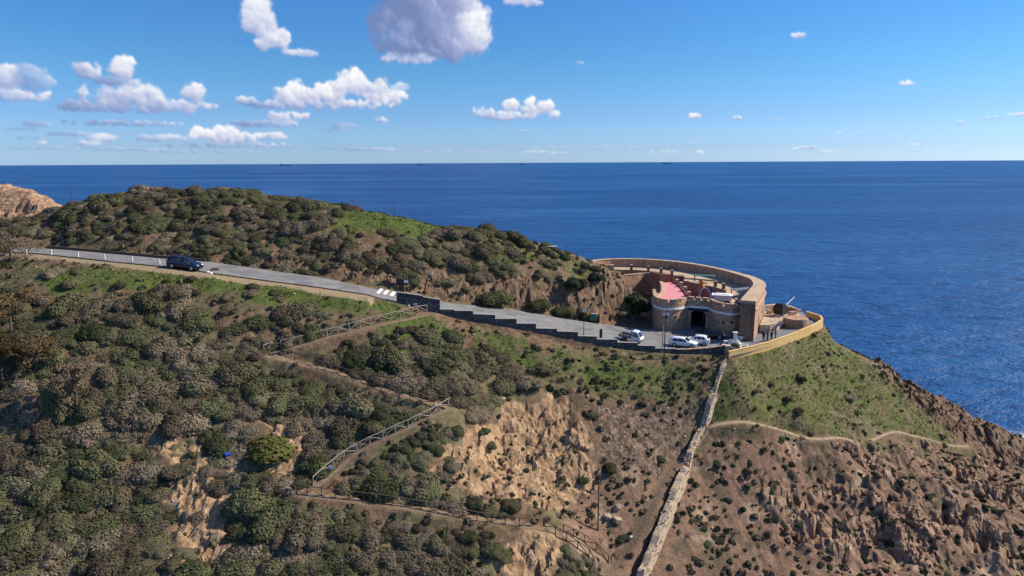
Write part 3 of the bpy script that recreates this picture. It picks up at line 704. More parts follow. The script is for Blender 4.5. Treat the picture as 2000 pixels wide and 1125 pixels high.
# ------------------------------------------------------------------ materials of built things
def plain(name, c, rough=.6, metal=0.0, var=.12, sc=3.0, spec=.4):
    mt, t, b = matte(name, rough); tcn = t.new('ShaderNodeTexCoord'); n = t.noise(tcn.outputs['Object'], sc, 5, .6)
    k = t.math('MULTIPLY_ADD', n, 2 * var, 1 - var)
    t.put(b.inputs['Base Color'], t.mix(1.0, (*c,), t.ramp(k, [(0, (0, 0, 0)), (1, (1, 1, 1))]) if False else t.mix(n, tuple(v * (1 - var) for v in c), tuple(min(1, v * (1 + var)) for v in c)), 'MULTIPLY') if False else t.mix(n, tuple(v * (1 - var) for v in c), tuple(min(1, v * (1 + var)) for v in c)))
    b.inputs['Metallic'].default_value = metal; b.inputs['Specular IOR Level'].default_value = spec; return mt
def masonry(name, dark, mid, light, mortar, sc=3.3, stretch=1.6, rough=.92, stain=.5):
    mt, t, b = matte(name, rough); p = pos(t)
    mp = t.new('ShaderNodeMapping'); t.put(mp.inputs[0], t.vmath('ADD', p, t.vmath('SCALE', t.new('ShaderNodeTexNoise').outputs[1], None, 0.0)))
    mp.inputs['Scale'].default_value = (1, 1, stretch)
    cell = t.voro(mp.outputs[0], sc, 'F1', 'Color'); edge = t.voro(mp.outputs[0], sc, 'DISTANCE_TO_EDGE')
    sp = t.new('ShaderNodeSeparateColor'); t.l.new(cell, sp.inputs[0])
    n = t.noise(p, .35, 5, .6); f = t.noise(p, 5, 4, .6)
    v = t.math('ADD', t.math('MULTIPLY', sp.outputs[0], .6), t.math('ADD', t.math('MULTIPLY', n, .5), t.math('MULTIPLY_ADD', f, .4, -.25)))
    c = t.ramp(v, [(.15, dark), (.5, mid), (.9, light)])
    c = t.mix(t.math('MULTIPLY', t.sstep(edge, .07, .02), .65), c, mortar)
    mpv = t.new('ShaderNodeMapping'); t.put(mpv.inputs[0], p); mpv.inputs['Scale'].default_value = (1, 1, .12)
    c = t.mix(t.math('MULTIPLY', t.sstep(t.noise(mpv.outputs[0], .9, 5, .6), .52, .70), stain), c, tuple(.45 * d for d in mid))
    t.put(b.inputs['Base Color'], c)
    bump(t, b, t.math('ADD', t.math('MULTIPLY', t.sstep(edge, .0, .10), .5), f), .8, .06); return mt
masonry('fort_stone', (.23, .118, .078), (.46, .270, .175), (.62, .42, .285), (.50, .37, .275))
masonry('fort_coping', (.40, .28, .18), (.52, .38, .25), (.60, .46, .32), (.42, .32, .23), 1.2, 1.0, .9, .25)
masonry('brick_red', (.17, .075, .05), (.29, .135, .09), (.38, .21, .145), (.34, .23, .17), 4.0, 2.0)
masonry('road_stone', (.045, .039, .035), (.115, .098, .085), (.25, .21, .175), (.09, .08, .07), 3.2, 1.6)
masonry('rubble_stone', (.40, .30, .20), (.50, .385, .265), (.58, .46, .33), (.40, .30, .205), 3.4, 1.2, stain=.15)
plain('wall_coping', (.30, .28, .255), .9, var=.35); plain('white_paint', (.78, .77, .74), .6, var=.06); plain('white_wash', (.70, .68, .64), .8, var=.12)
plain('deck_red', (.66, .25, .26), .85, var=.07, sc=.6); plain('deck_rim', (.17, .03, .028), .8); plain('terrace_floor', (.47, .35, .235), .92, var=.2, sc=1.2)
plain('yellow_paint', (.58, .385, .145), .85, var=.28, sc=1.1); plain('yellow_coping', (.70, .45, .17), .8, var=.12)
plain('black_iron', (.018, .018, .02), .45); plain('shade_black', (.012, .012, .014), .9); plain('wood_pale', (.34, .29, .24), .85, var=.35, sc=9); plain('wood_dark', (.095, .065, .045), .85, var=.3, sc=9)
plain('gun_green', (.012, .016, .013), .55); plain('steel_pale', (.42, .43, .40), .45, metal=.2); plain('glass_dark', (.012, .016, .022), .06, spec=.9, var=.02); plain('rubber', (.015, .015, .015), .8)
plain('alloy', (.52, .53, .54), .3, metal=.7); plain('paint_navy', (.006, .010, .035), .18, spec=.7); plain('paint_black', (.008, .010, .014), .14, spec=.8); plain('paint_white', (.74, .76, .78), .22, spec=.6); plain('lamp_glass', (.75, .75, .72), .12); plain('lamp_red', (.35, .015, .012), .25)
plain('grey_metal', (.20, .205, .21), .5, metal=.3); plain('bin_green', (.035, .16, .085), .45); plain('bin_orange', (.28, .11, .05), .7); plain('sign_blue', (.03, .04, .30), .4); plain('sign_red', (.50, .03, .03), .4); plain('flag_red', (.62, .025, .02), .7); plain('flag_yellow', (.80, .47, .02), .7)
plain('skin', (.45, .27, .19), .6); plain('cloth_black', (.014, .014, .017), .85); plain('cloth_navy', (.018, .022, .045), .85); plain('cloth_grey', (.045, .045, .05), .85); plain('hair_dark', (.016, .011, .008), .7); plain('shoe', (.02, .018, .016), .6)
plain('teal_roof', (.05, .13, .12), .6); plain('ramp_purple', (.075, .07, .13), .6); plain('blue_plastic', (.01, .06, .42), .35); plain('ship_grey', (.10, .12, .17), .7); plain('concrete', (.42, .40, .36), .9, var=.2); plain('pale_rock', (.36, .28, .19), .95, var=.3, sc=2)

# ------------------------------------------------------------------ the fort
def strip2(mb, a, b, z0, z1):      # wall between an outer and an inner line
    n = len(a); z0 = z0 if hasattr(z0, '__len__') else [z0] * n; z1 = z1 if hasattr(z1, '__len__') else [z1] * n
    vs = []
    for i in range(n): vs += [(*a[i][:2], z0[i]), (*a[i][:2], z1[i]), (*b[i][:2], z1[i]), (*b[i][:2], z0[i])]
    fs = []
    for i in range(n - 1):
        o = 4 * i; p_ = o + 4; fs += [(o, p_, p_ + 1, o + 1), (o + 1, p_ + 1, p_ + 2, o + 2), (o + 2, p_ + 2, p_ + 3, o + 3), (o + 3, p_ + 3, p_, o)]
    fs += [(0, 1, 2, 3), (4 * n - 1, 4 * n - 2, 4 * n - 3, 4 * n - 4)]; mb.add(vs, fs); return mb
def zl(pxs, z): return [Pz(px, py, z)[:2] for px, py in pxs]
fort = thing('stone_fort', 'brown stone coastal fort with round gate towers and a curving sea wall', 'fort', Pz(1362, 646, FC))
ZP, ZM, ZC = 31.4, 31.95, 30.35    # parapet, merlon tops, cornice
Lt = smooth_line(zl([(1273, 622), (1276, 638), (1290, 645), (1308, 647), (1326, 645.5), (1341, 641)], FC), 5)
Rt = smooth_line(zl([(1383, 645), (1394, 651.5), (1411, 656), (1430, 658), (1449, 655)], FC), 5)
Gt = [Lt[-1], Rt[0]]
def resample(line, step):
    line = [np.array(p[:2], float) for p in line]; r = []; cum = [0]
    for i in range(1, len(line)): cum.append(cum[-1] + np.linalg.norm(line[i] - line[i - 1]))
    n = max(1, round(cum[-1] / step)); xs_ = [p[0] for p in line]; ys_ = [p[1] for p in line]
    return [np.array([np.interp(t_, cum, xs_), np.interp(t_, cum, ys_)]) for t_ in np.linspace(0, cum[-1], n + 1)]
def tower(line, name, label):
    inner = offset_line(line, .95)
    o = strip2(WB(), line, inner, 25.6, ZP).build(name, 'fort_stone', fort, label)
    cor = offset_line(line, -.16); strip2(WB(), cor, offset_line(line, .02), ZC - .17, ZC + .17).build('cornice', 'white_paint', o)
    for seg in range(0, 1):
        rsm = resample(line, .36); k = 0
        while k + 5 < len(rsm):
            a = rsm[k:k + 6]; a = [np.array(q) for q in a]
            strip2(WB(), a, offset_line(a, .5), ZP, ZM).build('merlon', 'fort_stone', fort)
            strip2(WB(), offset_line(a, -.03), offset_line(a, .53), ZM, ZM + .07).build('merlon_cap', 'fort_coping', fort); k += 6
    return o
lt = tower(Lt, 'round_tower', 'left round tower beside the gate'); rt = tower(Rt, 'round_tower', 'right round tower beside the gate')
# gate front with an arched opening
g0, g1 = Gt; gd = (g1 - g0); gl = np.linalg.norm(gd); gd = gd / gl; gn = np.array([gd[1], -gd[0]])
def gpt(u, z, off=0): q = g0 + gd * u + gn * off; return (q[0], q[1], z)
gw = 1.32; gc = gl * .52; gz = FC + 2.55; arch = [(gc - gw, FC - .6), (gc - gw, gz)] + [(gc - gw * math.cos(a), gz + .85 * math.sin(a)) for a in np.linspace(0, math.pi, 11)[1:-1]] + [(gc + gw, gz), (gc + gw, FC - .6)]
outl = [(0, FC - .6)] + arch + [(gl, FC - .6), (gl, ZP + .15), (0, ZP + .15)]
def extr(outline, f, o0, o1, name, mat, par):
    bm = bmesh.new(); a = [bm.verts.new(f(u, z, o0)) for u, z in outline]; b2 = [bm.verts.new(f(u, z, o1)) for u, z in outline]; n = len(a)
    bm.faces.new(a); bm.faces.new(b2[::-1])
    for i in range(n): bm.faces.new((a[i], b2[i], b2[(i + 1) % n], a[(i + 1) % n]))
    bmesh.ops.recalc_face_normals(bm, faces=bm.faces[:]); bmesh.ops.triangulate(bm, faces=[f_ for f_ in bm.faces if len(f_.verts) > 4]); 
    bmesh.ops.translate(bm, verts=bm.verts[:], vec=tuple(-v for v in par_loc(par)))
    me = bpy.data.meshes.new(name); bm.to_mesh(me); bm.free(); me.materials.append(MATS[mat]); o = bpy.data.objects.new(name, me); col.objects.link(o); o.parent = par; return o
gf = extr(outl, gpt, 0.0, -1.1, 'gatehouse_front', 'fort_stone', fort)
inner_arch = [(u, z) for u, z in arch]; big = [(gc + (u - gc) * 1.17, FC - .6 if z < FC else z + (.22 if z > gz else 0)) for u, z in arch]
extr(big + inner_arch[::-1], gpt, .10, -.02, 'gate_surround', 'fort_coping', fort)
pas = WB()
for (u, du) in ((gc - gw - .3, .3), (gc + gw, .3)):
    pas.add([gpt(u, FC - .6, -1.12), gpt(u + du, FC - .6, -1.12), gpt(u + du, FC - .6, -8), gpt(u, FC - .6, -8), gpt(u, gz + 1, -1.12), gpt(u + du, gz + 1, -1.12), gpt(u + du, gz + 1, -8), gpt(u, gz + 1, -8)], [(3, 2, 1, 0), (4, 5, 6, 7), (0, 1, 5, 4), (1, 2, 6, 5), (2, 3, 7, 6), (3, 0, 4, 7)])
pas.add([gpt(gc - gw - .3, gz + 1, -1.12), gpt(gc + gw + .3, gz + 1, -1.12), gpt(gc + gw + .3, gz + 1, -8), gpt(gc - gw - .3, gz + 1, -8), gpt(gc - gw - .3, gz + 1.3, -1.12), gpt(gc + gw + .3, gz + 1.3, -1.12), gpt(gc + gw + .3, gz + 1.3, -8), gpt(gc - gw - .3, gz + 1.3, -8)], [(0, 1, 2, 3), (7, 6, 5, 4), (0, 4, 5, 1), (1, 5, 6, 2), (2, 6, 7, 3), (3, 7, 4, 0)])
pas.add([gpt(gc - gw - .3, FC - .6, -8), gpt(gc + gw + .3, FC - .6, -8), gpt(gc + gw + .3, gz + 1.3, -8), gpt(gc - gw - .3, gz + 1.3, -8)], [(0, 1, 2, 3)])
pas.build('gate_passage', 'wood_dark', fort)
leaf = extr([(gc + .25, FC + .05), (gc + gw - .04, FC + .05), (gc + gw - .04, gz + .35), (gc + .25, gz + .6)], gpt, -2.6, -2.72, 'gate_door', 'black_iron', fort)
extr([(gc - gw * 1.3, ZC - .62), (gc + gw * 1.3, ZC - .62), (gc + gw * 1.3, ZC - .24), (gc - gw * 1.3, ZC - .24)], gpt, .18, 0.003, 'gate_signboard', 'cloth_navy', fort)
crn = strip2(WB(), [gpt(.1, 0, .16)[:2], gpt(gl - .1, 0, .16)[:2]], [gpt(.1, 0, .003)[:2], gpt(gl - .1, 0, .003)[:2]], ZC - .17 + .05, ZC + .17 + .05).build('cornice', 'white_paint', fort)
pl = extr([(gc - .55, ZC + .38), (gc + .3, ZC + .38), (gc + .3, ZC + 1.32), (gc - .55, ZC + 1.32)], gpt, .12, .003, 'stone_plaque', 'wall_coping', fort); pl['label'] = 'pale plaque with a worn coat of arms above the gate'
sh = [(gc - .125 + .26 * x, ZC + .85 + .3 * z) for x, z in [(-1, 1), (1, 1), (1, -.1), (.6, -.75), (0, -1.1), (-.6, -.75), (-1, -.1)]]
extr(sh, gpt, .17, .121, 'carved_shield', 'fort_coping', fort)
for k in range(3):
    u0 = .15 + k * (gl - .1) / 3; extr([(u0, ZP + .15), (u0 + gl / 3 - .42, ZP + .15), (u0 + gl / 3 - .42, ZM + .08), (u0, ZM + .08)], gpt, 0.0, -.5, 'merlon', 'fort_stone', fort)
    extr([(u0 - .03, ZM + .08), (u0 + gl / 3 - .39, ZM + .08), (u0 + gl / 3 - .39, ZM + .15), (u0 - .03, ZM + .15)], gpt, 0.03, -.53, 'merlon_cap', 'fort_coping', fort)
# loopholes in the towers
def loophole(line, px, py, w=.42, h=.5):
    r = Fv + Rv * (px - 1000) / FPX - Uv * (py - 562.5) / FPX; best = None
    for i in range(len(line) - 1):
        a, b_ = line[i], line[i + 1]; e = b_ - a; A2 = np.array([[r[0], -e[0]], [r[1], -e[1]]])
        try: dd, s_ = np.linalg.solve(A2, a - C0[:2])
        except Exception: continue
        if -.01 <= s_ <= 1.01 and (best is None or dd < best[0]): best = (dd, e / np.linalg.norm(e), a + s_ * e)
    if best is None: return
    dd, e, q = best; z = (C0 + dd * r)[2]; nrm = np.array([e[1], -e[0]])
    if nrm @ q > 0: nrm = -nrm
    f = lambda u, zz, off: (q[0] + e[0] * u + nrm[0] * off, q[1] + e[1] * u + nrm[1] * off, z + zz)
    fr = extr([(-w / 2 - .1, -h / 2 - .1), (w / 2 + .1, -h / 2 - .1), (w / 2 + .1, h / 2 + .1), (-w / 2 - .1, h / 2 + .1), (-w / 2 - .1, -h / 2 - .0999), (-w / 2, -h / 2), (-w / 2, h / 2), (w / 2, h / 2), (w / 2, -h / 2), (-w / 2, -h / 2 - .0001)], f, .07, -.1, 'loophole', 'fort_coping', fort)
    extr([(-w / 2, -h / 2), (w / 2, -h / 2), (w / 2, h / 2), (-w / 2, h / 2)], f, .012, -.1, 'shade_pane', 'shade_black', fort)  # near-black pane on the uncut wall, painting the shade of a hole
for (px, py) in [(1301, 620), (1318, 620)]: loophole(Lt, px, py)
loophole(Lt, 1327, 626, .35, .7)
for (px, py) in [(1395, 627), (1413, 630), (1430, 630)]: loophole(Rt, px, py)
# bastion and sea wall
sea_out_px = [(1476, 590), (1486, 574), (1494, 561), (1494, 555), (1486, 547.5), (1468, 540.5), (1440, 533), (1400, 523.5), (1350, 514.5), (1300, 508.8), (1250, 506), (1200, 505.6), (1165, 508), (1150, 511)]
so = smooth_line(zl(sea_out_px, 33.0), 4)
thk = np.interp(np.arange(len(so)), [0, 14, 26, len(so) - 1], [2.3, 1.9, 1.0, .9])
nl = offset_line(so, 1.0); si = [so[i] + (nl[i] - so[i]) * thk[i] for i in range(len(so))]
ztop = [33.0] * len(so)
sw = strip2(WB(), so, si, 22.0, ztop).build('sea_wall', 'fort_stone', fort, 'curving outer wall of the fort on the sea side')
strip2(WB(), [so[i] - (nl[i] - so[i]) * .1 for i in range(len(so))], [si[i] + (nl[i] - so[i]) * .06 for i in range(len(so))], 33.0, 33.13).build('sea_wall_coping', 'fort_coping', fort)
strip2(WB(), offset_line(so[:22], -.22), offset_line(so[:22], .02), 31.55, 31.8).build('string_course', 'fort_coping', fort)
Bs = [Rt[-1], zl([(1448, 659.5)], FC)[0], zl([(1462, 663)], FC)[0], zl([(1473, 661)], FC)[0], so[0]]
Bi = [Rt[-1] + np.array([.4, 1.2])] + [b_ + np.array([.15, 1.9]) for b_ in Bs[1:3]] + [Bs[3] + np.array([-.9, 1.8]), si[0]]
bst = WB(); bst.prism([tuple(q[:2]) for q in Bs] + [tuple(q[:2]) for q in Bi[::-1]], 25.6, 32.75); bst.build('bastion', 'fort_stone', fort, 'angular bastion at the right corner of the fort')
WB().prism([tuple(q[:2] + np.array([0, -.08])) for q in Bs[1:]] + [tuple(q[:2]) for q in Bi[::-1]], 32.75, 32.9).build('bastion_coping', 'fort_coping', fort)
WB().prism([tuple(q[:2] + np.array([-.0, -.22])) for q in Bs[1:4]] + [tuple(q[:2] + np.array([0, .3])) for q in Bs[1:4]][::-1], 25.5, 27.0).build('bastion_plinth', 'fort_stone', fort)
WB().prism([tuple(q[:2] + np.array([-.0, -.2])) for q in Bs[1:4]] + [tuple(q[:2] + np.array([0, .3])) for q in Bs[1:4]][::-1], 30.7, 30.95).build('string_course', 'fort_coping', fort)
for (px, py, w, h) in [(1482, 623, .35, 1.3), (1489, 605, .35, 1.3), (1479, 597, .3, .4), (1486, 592, .3, .35)]: loophole([np.array(q) for q in so[:20]], px, py, w, h)
# inside: terraces, red deck, inner walls
ti = si[2:]
arch_wall = zl([(1326, 547), (1350, 552), (1398, 562), (1416, 567)], 31.2)
walk_in = zl([(1195, 527), (1240, 527.8), (1270, 530), (1300, 535), (1326, 541)], 31.3)
terr_poly = [tuple(q) for q in ti[:30]] + [tuple(arch_wall[0] + np.array([0, .6]))] + [tuple(q + np.array([.35, .35])) for q in arch_wall] + [tuple(zl([(1416, 584)], 31)[0]), tuple(Rt[-2] + np.array([0, 1.0])), tuple(Bi[2])]
tb = poly_sheet('terrace_floor', terr_poly, 31.0 - fort.location.z, 'terrace_floor'); 
for v in tb.data.vertices: v.co.x -= fort.location.x; v.co.y -= fort.location.y
tb.parent = fort
# walkway round the back
wk = WB(); wk.prism([tuple(q) for q in si[24:]] + [tuple(q) for q in walk_in], 26.0, 31.3); wk.build('wall_walk', 'terrace_floor', fort)
strip2(WB(), [q + np.array([0, -.35]) for q in walk_in], walk_in, 26.0, 31.38).build('walk_retaining_wall', 'fort_stone', fort)
strip2(WB(), [q + np.array([0, -.4]) for q in walk_in], [q + np.array([0, .1]) for q in walk_in], 31.38, 31.46).build('walk_kerb', 'fort_coping', fort)
for (px, py) in [(1233, 527.5), (1266, 530), (1291, 534), (1312, 538.5)]:
    q = Pz(px, py, 31.45); p1 = WB(); p1.box((q[0], q[1], 31.45 + .55), (.5, .5, 1.1)); pr = p1.build('railing_pier', 'brick_red', fort)
    p2 = WB(); p2.box((q[0], q[1], 32.6), (.6, .6, .1)); p2.build('pier_cap', 'fort_coping', fort)
rail = WB(); rp = [Pz(1198, 527, 31.46), Pz(1233, 527.5, 31.46), Pz(1266, 530, 31.46), Pz(1291, 534, 31.46), Pz(1312, 538.5, 31.46)]
for a, b_ in zip(rp[:-1], rp[1:]):
    for h in (.45, .9): rail.tube((a[0], a[1], 31.46 + h), (b_[0], b_[1], 31.46 + h), .025, n=4)
rail.build('iron_railing', 'grey_metal', fort)
# arcade wall facing the court
awo = offset_line(arch_wall, .35)
strip2(WB(), arch_wall, awo, 26.0, 31.2).build('arcade_wall', 'fort_stone', fort)
strip2(WB(), offset_line(arch_wall, -.08), offset_line(arch_wall, .5), 31.2, 31.32).build('arcade_coping', 'fort_coping', fort)
def arch_ring(px, py_top, wpx, label):
    line = [np.array(q) for q in arch_wall]
    r = Fv + Rv * (px - 1000) / FPX - Uv * (py_top - 562.5) / FPX
    a, b_ = line[1], line[3]; e = (b_ - a); A2 = np.array([[r[0], -e[0]], [r[1], -e[1]]]); dd, s_ = np.linalg.solve(A2, a - C0[:2]); q = a + e * s_; z = (C0 + dd * r)[2]; e = e / np.linalg.norm(e); nrm = np.array([e[1], -e[0]])
    rad = wpx / 2 / FPX * dd * 1.15; z0 = z - rad
    f = lambda u, zz, off: (q[0] + e[0] * u + nrm[0] * off, q[1] + e[1] * u + nrm[1] * off, z0 + zz)
    A3 = np.linspace(0, math.pi, 17); outr = [(-rad, -1.8)] + [(-rad * math.cos(x), rad * math.sin(x)) for x in A3] + [(rad, -1.8)]; k = .78; inn = [(-rad * k, -1.8)] + [(-rad * k * math.cos(x), rad * k * math.sin(x)) for x in A3] + [(rad * k, -1.8)]
    o = extr(outr + inn[::-1], f, .14, .004, 'arch_surround', 'white_paint', fort); o['label'] = label
    extr([(-rad * .3, -1.7), (rad * .35, -1.7), (rad * .35, -.75), (-rad * .3, -.75)], f, .05, .005, 'arch_door', 'wood_dark', fort)
arch_ring(1379, 560.5, 27, 'large white arch surround in the inner court'); arch_ring(1403, 569, 14, 'small white arch surround in the inner court')
for (px, py) in [(1397, 561), (1413, 565.5)]:
    q = Pz(px, py, 31.2); p1 = WB(); p1.box((q[0], q[1], 31.2 + .55), (.5, .5, 1.1)); p1.build('railing_pier', 'brick_red', fort); p2 = WB(); p2.box((q[0], q[1], 32.35), (.6, .6, .1)); p2.build('pier_cap', 'fort_coping', fort)
# left wing with the red deck
ring_px = [(1214, 538.5), (1240, 536), (1268, 534), (1281, 542), (1289.5, 552), (1292, 562), (1290, 572), (1280, 580)]
rg_o = smooth_line(zl(ring_px, 31.15), 4)
strip2(WB(), rg_o, offset_line(rg_o, .55), 25.5, 31.15).build('court_wall', 'fort_stone', fort, 'curved inner wall left of the red deck')
strip2(WB(), offset_line(rg_o, -.06), offset_line(rg_o, .62), 31.15, 31.25).build('court_wall_coping', 'fort_coping', fort)
deck_px = [(1290, 551), (1312, 551), (1320, 555), (1328, 562), (1336, 572), (1342, 582), (1335, 588), (1312, 591), (1290, 589), (1281, 584), (1292, 572), (1294, 562)]
dk_w = zl(deck_px, 31.0)
d_ = WB(); d_.prism([tuple(q) for q in dk_w], 29.5, 31.0); d_.build('red_deck', 'deck_red', fort, 'rose red flat deck on the left wing')
bwl = zl([(1268, 545), (1290, 551), (1312, 551)], 31.0)
strip2(WB(), bwl, [q + np.array([.1, .6]) for q in bwl], 29.5, 32.6).build('deck_back_wall', 'brick_red', fort)
rim = zl([(1312, 551), (1320, 555), (1328, 562), (1336, 572), (1342, 582)], 31.0)
strip2(WB(), rim, [q + np.array([.4, .1]) for q in rim], 26.0, 31.22).build('deck_rim', 'deck_rim', fort)
for (px, py) in [(1317, 552.5), (1325, 558), (1333, 567), (1340, 577)]:
    q = Pz(px, py, 31.2); m1 = WB(); m1.box((q[0] + .55, q[1] + .1, 31.45), (.55, 1.0, .9)); m1.build('merlon', 'fort_coping', fort)
cw = zl([(1325, 541), (1330, 548)], 31.6); WB().box((*(cw[0] * .6 + cw[1] * .4), 29.5), (1.6, 1.6, 5.4)).build('corner_turret', 'brick_red', fort)
# left end of the back wall
le = zl([(1146, 511.5), (1194, 516.5)], 33.0); strip2(WB(), le, [q + np.array([0, .7]) for q in le], 27, 32.6).build('end_wall', 'fort_stone', fort)
strip2(WB(), [q + np.array([0, -.06]) for q in le], [q + np.array([0, .78]) for q in le], 32.6, 32.72).build('end_wall_coping', 'fort_coping', fort)
q = le[1]; m1 = WB(); m1.box((q[0] + .1, q[1] + .5, 30.6), (.9, 1.3, 4.5)); m1.build('end_pier', 'fort_coping', fort)
# shelters against the sea wall, and the white kiosk
for (px, py, w, nm) in [(1376, 538, 4.2, 'teal_roof'), (1452, 564, 5.0, 'grey_metal')]:
    q = Pz(px, py, 32.4); s_ = thing('lean_to_shelter', 'flat teal roofed shelter inside the far sea wall' if nm == 'teal_roof' else 'flat grey roofed shelter inside the sea wall near the bastion', 'shelter', (q[0], q[1], 31.0), 0.5 if nm != 'teal_roof' else -.35)
    MB().box((0, 0, 1.4), (w, 1.7, .12)).build('roof', nm, s_)
    for (a, b_) in ((-.45, -.45), (.45, -.45), (-.45, .45), (.45, .45)): MB().box((a * w, b_ * 1.5, .67), (.1, .1, 1.34)).build('post', 'grey_metal', s_)
q = Pz(1410, 586, 31.0); ks = thing('white_kiosk', 'low white rooftop structure behind the right gate tower parapet', 'kiosk', (q[0], q[1], 31.0), -.3); ks.scale = (.9, .9, .85)
MB().box((.2, 0, .5), (3.3, 1.7, 1.0)).build('wall', 'white_paint', ks)
MB().box((0, .1, 1.1), (3.9, 2.3, .14)).build('roof', 'white_paint', ks); MB().box((0, .2, 1.27), (3.1, 1.5, .18), taper=.7).build('roof_ridge', 'white_paint', ks)
for k in range(3): MB().box((-1.9 + .1 * k, -.9, .25 + .25 * k), (1.0, .35, .08)).build('step_slat', 'white_wash', ks)
# flag
q = Pz(1364, 584, 31.2); fl = thing('flag', 'red and yellow striped flag on a thin pole above the gate', 'flag', (q[0], q[1], 31.2))
MB().tube((0, 0, 0), (0, 0, 3.5), .05, .035, 6).build('pole', 'grey_metal', fl)
def cloth(y0, y1):
    mb = MB(); n = 8; vs = []
    for i in range(n + 1):
        u = i / n; x = .05 + u * .95; w = math.sin(u * 7) * .16 * u; dr = -.5 * u ** 1.2
        for v in (y0, y1): vs.append((x, w + .1 * v, 2.25 + v * 1.15 + dr))
    mb.add(vs, [(2 * i, 2 * i + 2, 2 * i + 3, 2 * i + 1) for i in range(n)], True); return mb
cl = cloth(.25, .75).build('cloth', 'flag_yellow', fl)
for a, b_ in ((0, .25), (.75, 1)): cloth(a, b_).build('cloth_stripe', 'flag_red', fl)
em = MB(); em.box((.38, .0, 2.25 + .5 * 1.15 - .17), (.2, .36, .26)); em.build('emblem', 'flag_red', fl)

# ------------------------------------------------------------------ gun terrace
gt = thing('gun_terrace', 'raised stone gun terrace with low walls beside the fort', 'terrace', Pz(1530, 618, 28))
gp = zl([(1484, 634), (1496, 606), (1530, 602.5), (1552, 608), (1563, 614), (1540, 624), (1532, 621), (1520, 628), (1505, 634)], 28.0)
WB().prism([tuple(q) for q in gp], 24.5, 27.95).build('platform', 'terrace_floor', gt)
bw = zl([(1496, 606), (1513, 604), (1532, 605), (1545, 608.5), (1556, 612.5)], 28.0); strip2(WB(), bw, [q + np.array([.25, .8]) for q in bw], 24.5, 28.75).build('parapet', 'fort_stone', gt)
strip2(WB(), [q + np.array([-.03, -.05]) for q in bw], [q + np.array([.3, .86]) for q in bw], 28.75, 28.86).build('parapet_coping', 'fort_coping', gt)
cc = Pz(1555, 622, 28)[:2]; ring = [tuple(cc + np.array([math.cos(a), math.sin(a)]) * 2.0) for a in np.linspace(0, 2 * math.pi, 20)[:-1]]
WB().prism(ring, 24.5, 28.15).build('round_emplacement', 'fort_stone', gt, 'round stone emplacement at the terrace end')
for (px, py, s_) in [(1548, 613, (1.4, .6, .5)), (1556, 609, (1.6, .6, .45)), (1503, 611, (.9, .6, .6))]:
    q = Pz(px, py, 28.1); m1 = WB(); m1.box((q[0], q[1], 28.3), s_, .3); m1.build('stone_block', 'fort_stone', gt)
g = Pz(1524, 616, 28); gun = thing('coastal_gun', 'dark green shielded coastal gun with a pale barrel pointing out to sea', 'gun', (g[0], g[1], 27.95), math.radians(38))
MB().tube((0, 0, 0), (0, 0, .45), .95, .8, 16).build('base_ring', 'concrete', gun)
sh_ = MB(); prof = [(-.9, .4), (-1.0, 1.1), (-.85, 1.75), (-.4, 2.15), (.2, 2.2), (.65, 1.95), (.85, 1.3), (.9, .4)]
n = len(prof); hw = .88
sh_.add([(x, -hw * (.86 if z > 1.9 else 1), z) for x, z in prof] + [(x, hw * (.86 if z > 1.9 else 1), z) for x, z in prof], [(i, i + 1, n + i + 1, n + i) for i in range(n - 1)] + [tuple(range(n))[::-1], tuple(range(n, 2 * n)), (0, n, 2 * n - 1, n - 1)])
sh_.build('gun_shield', 'gun_green', gun)
MB().box((.93, 0, 1.0), (.1, 1.5, 1.15)).build('shield_plate', 'steel_pale', gun)
MB().tube((.8, 0, 1.35), (1.6, 0, 1.7), .15, .12, 12).build('barrel_jacket', 'gun_green', gun)
MB().tube((1.6, 0, 1.7), (4.3, 0, 2.85), .085, .065, 12).build('barrel', 'white_wash', gun)
# access ramp
ra = Pz(1486, 650, 26.6); rb_ = Pz(1527, 628, 27.95); rmp = thing('access_ramp', 'dark sloping ramp with metal railings up to the gun terrace', 'ramp', ra)
MB().beam((0, 0, .12), tuple(rb_ - ra + np.array([0, 0, -.05])), 1.5, .14).build('ramp_deck', 'ramp_purple', rmp)
dv = (rb_ - ra); sd_ = np.array([dv[1], -dv[0], 0]); sd_ = sd_ / np.linalg.norm(sd_) * .72
for sgn in (-1, 1):
    o_ = sd_ * sgn; MB().tube(tuple(o_ + [0, 0, 1.05]), tuple(o_ + dv + [0, 0, .95]), .03, n=5).build('handrail', 'steel_pale', rmp); MB().tube(tuple(o_ + [0, 0, .6]), tuple(o_ + dv + [0, 0, .5]), .02, n=5).build('mid_rail', 'grey_metal', rmp)
    for k in range(6):
        p_ = o_ + dv * k / 5; MB().tube(tuple(p_ + [0, 0, .1]), tuple(p_ + [0, 0, 1.03]), .025, n=5).build('post', 'grey_metal', rmp)
# ------------------------------------------------------------------ yellow wall
yw = thing('yellow_wall', 'low yellow painted boundary wall stepping up along the cliff edge', 'wall', (*yel_in[0], 25.5))
ypx = [(1424, 700), (1444, 695.5), (1465, 691), (1483, 686.5), (1500, 682), (1520, 675.5), (1540, 668.5), (1562, 660), (1585, 651), (1607, 637.5)]
ypts = [Pz(px, py, 26.2)[:2] for px, py in ypx] + [q for q in yel_turn]
for i in range(len(ypts) - 1):
    a, b_ = ypts[i], ypts[i + 1]; z1 = 27.2 + .02 * i + .03 * (i % 2) + (.05 if i > 6 else 0)
    zf = min(float(zt(*a)), float(zt(*b_)), 25.9) - .4
    s_ = strip2(WB(), [a, b_], offset_line([a, b_], .28), max(zf, 23), z1).build('wall_panel', 'yellow_paint', yw)
    strip2(WB(), offset_line([a, b_], -.04), offset_line([a, b_], .32), z1, z1 + .07).build('coping', 'yellow_coping', yw)
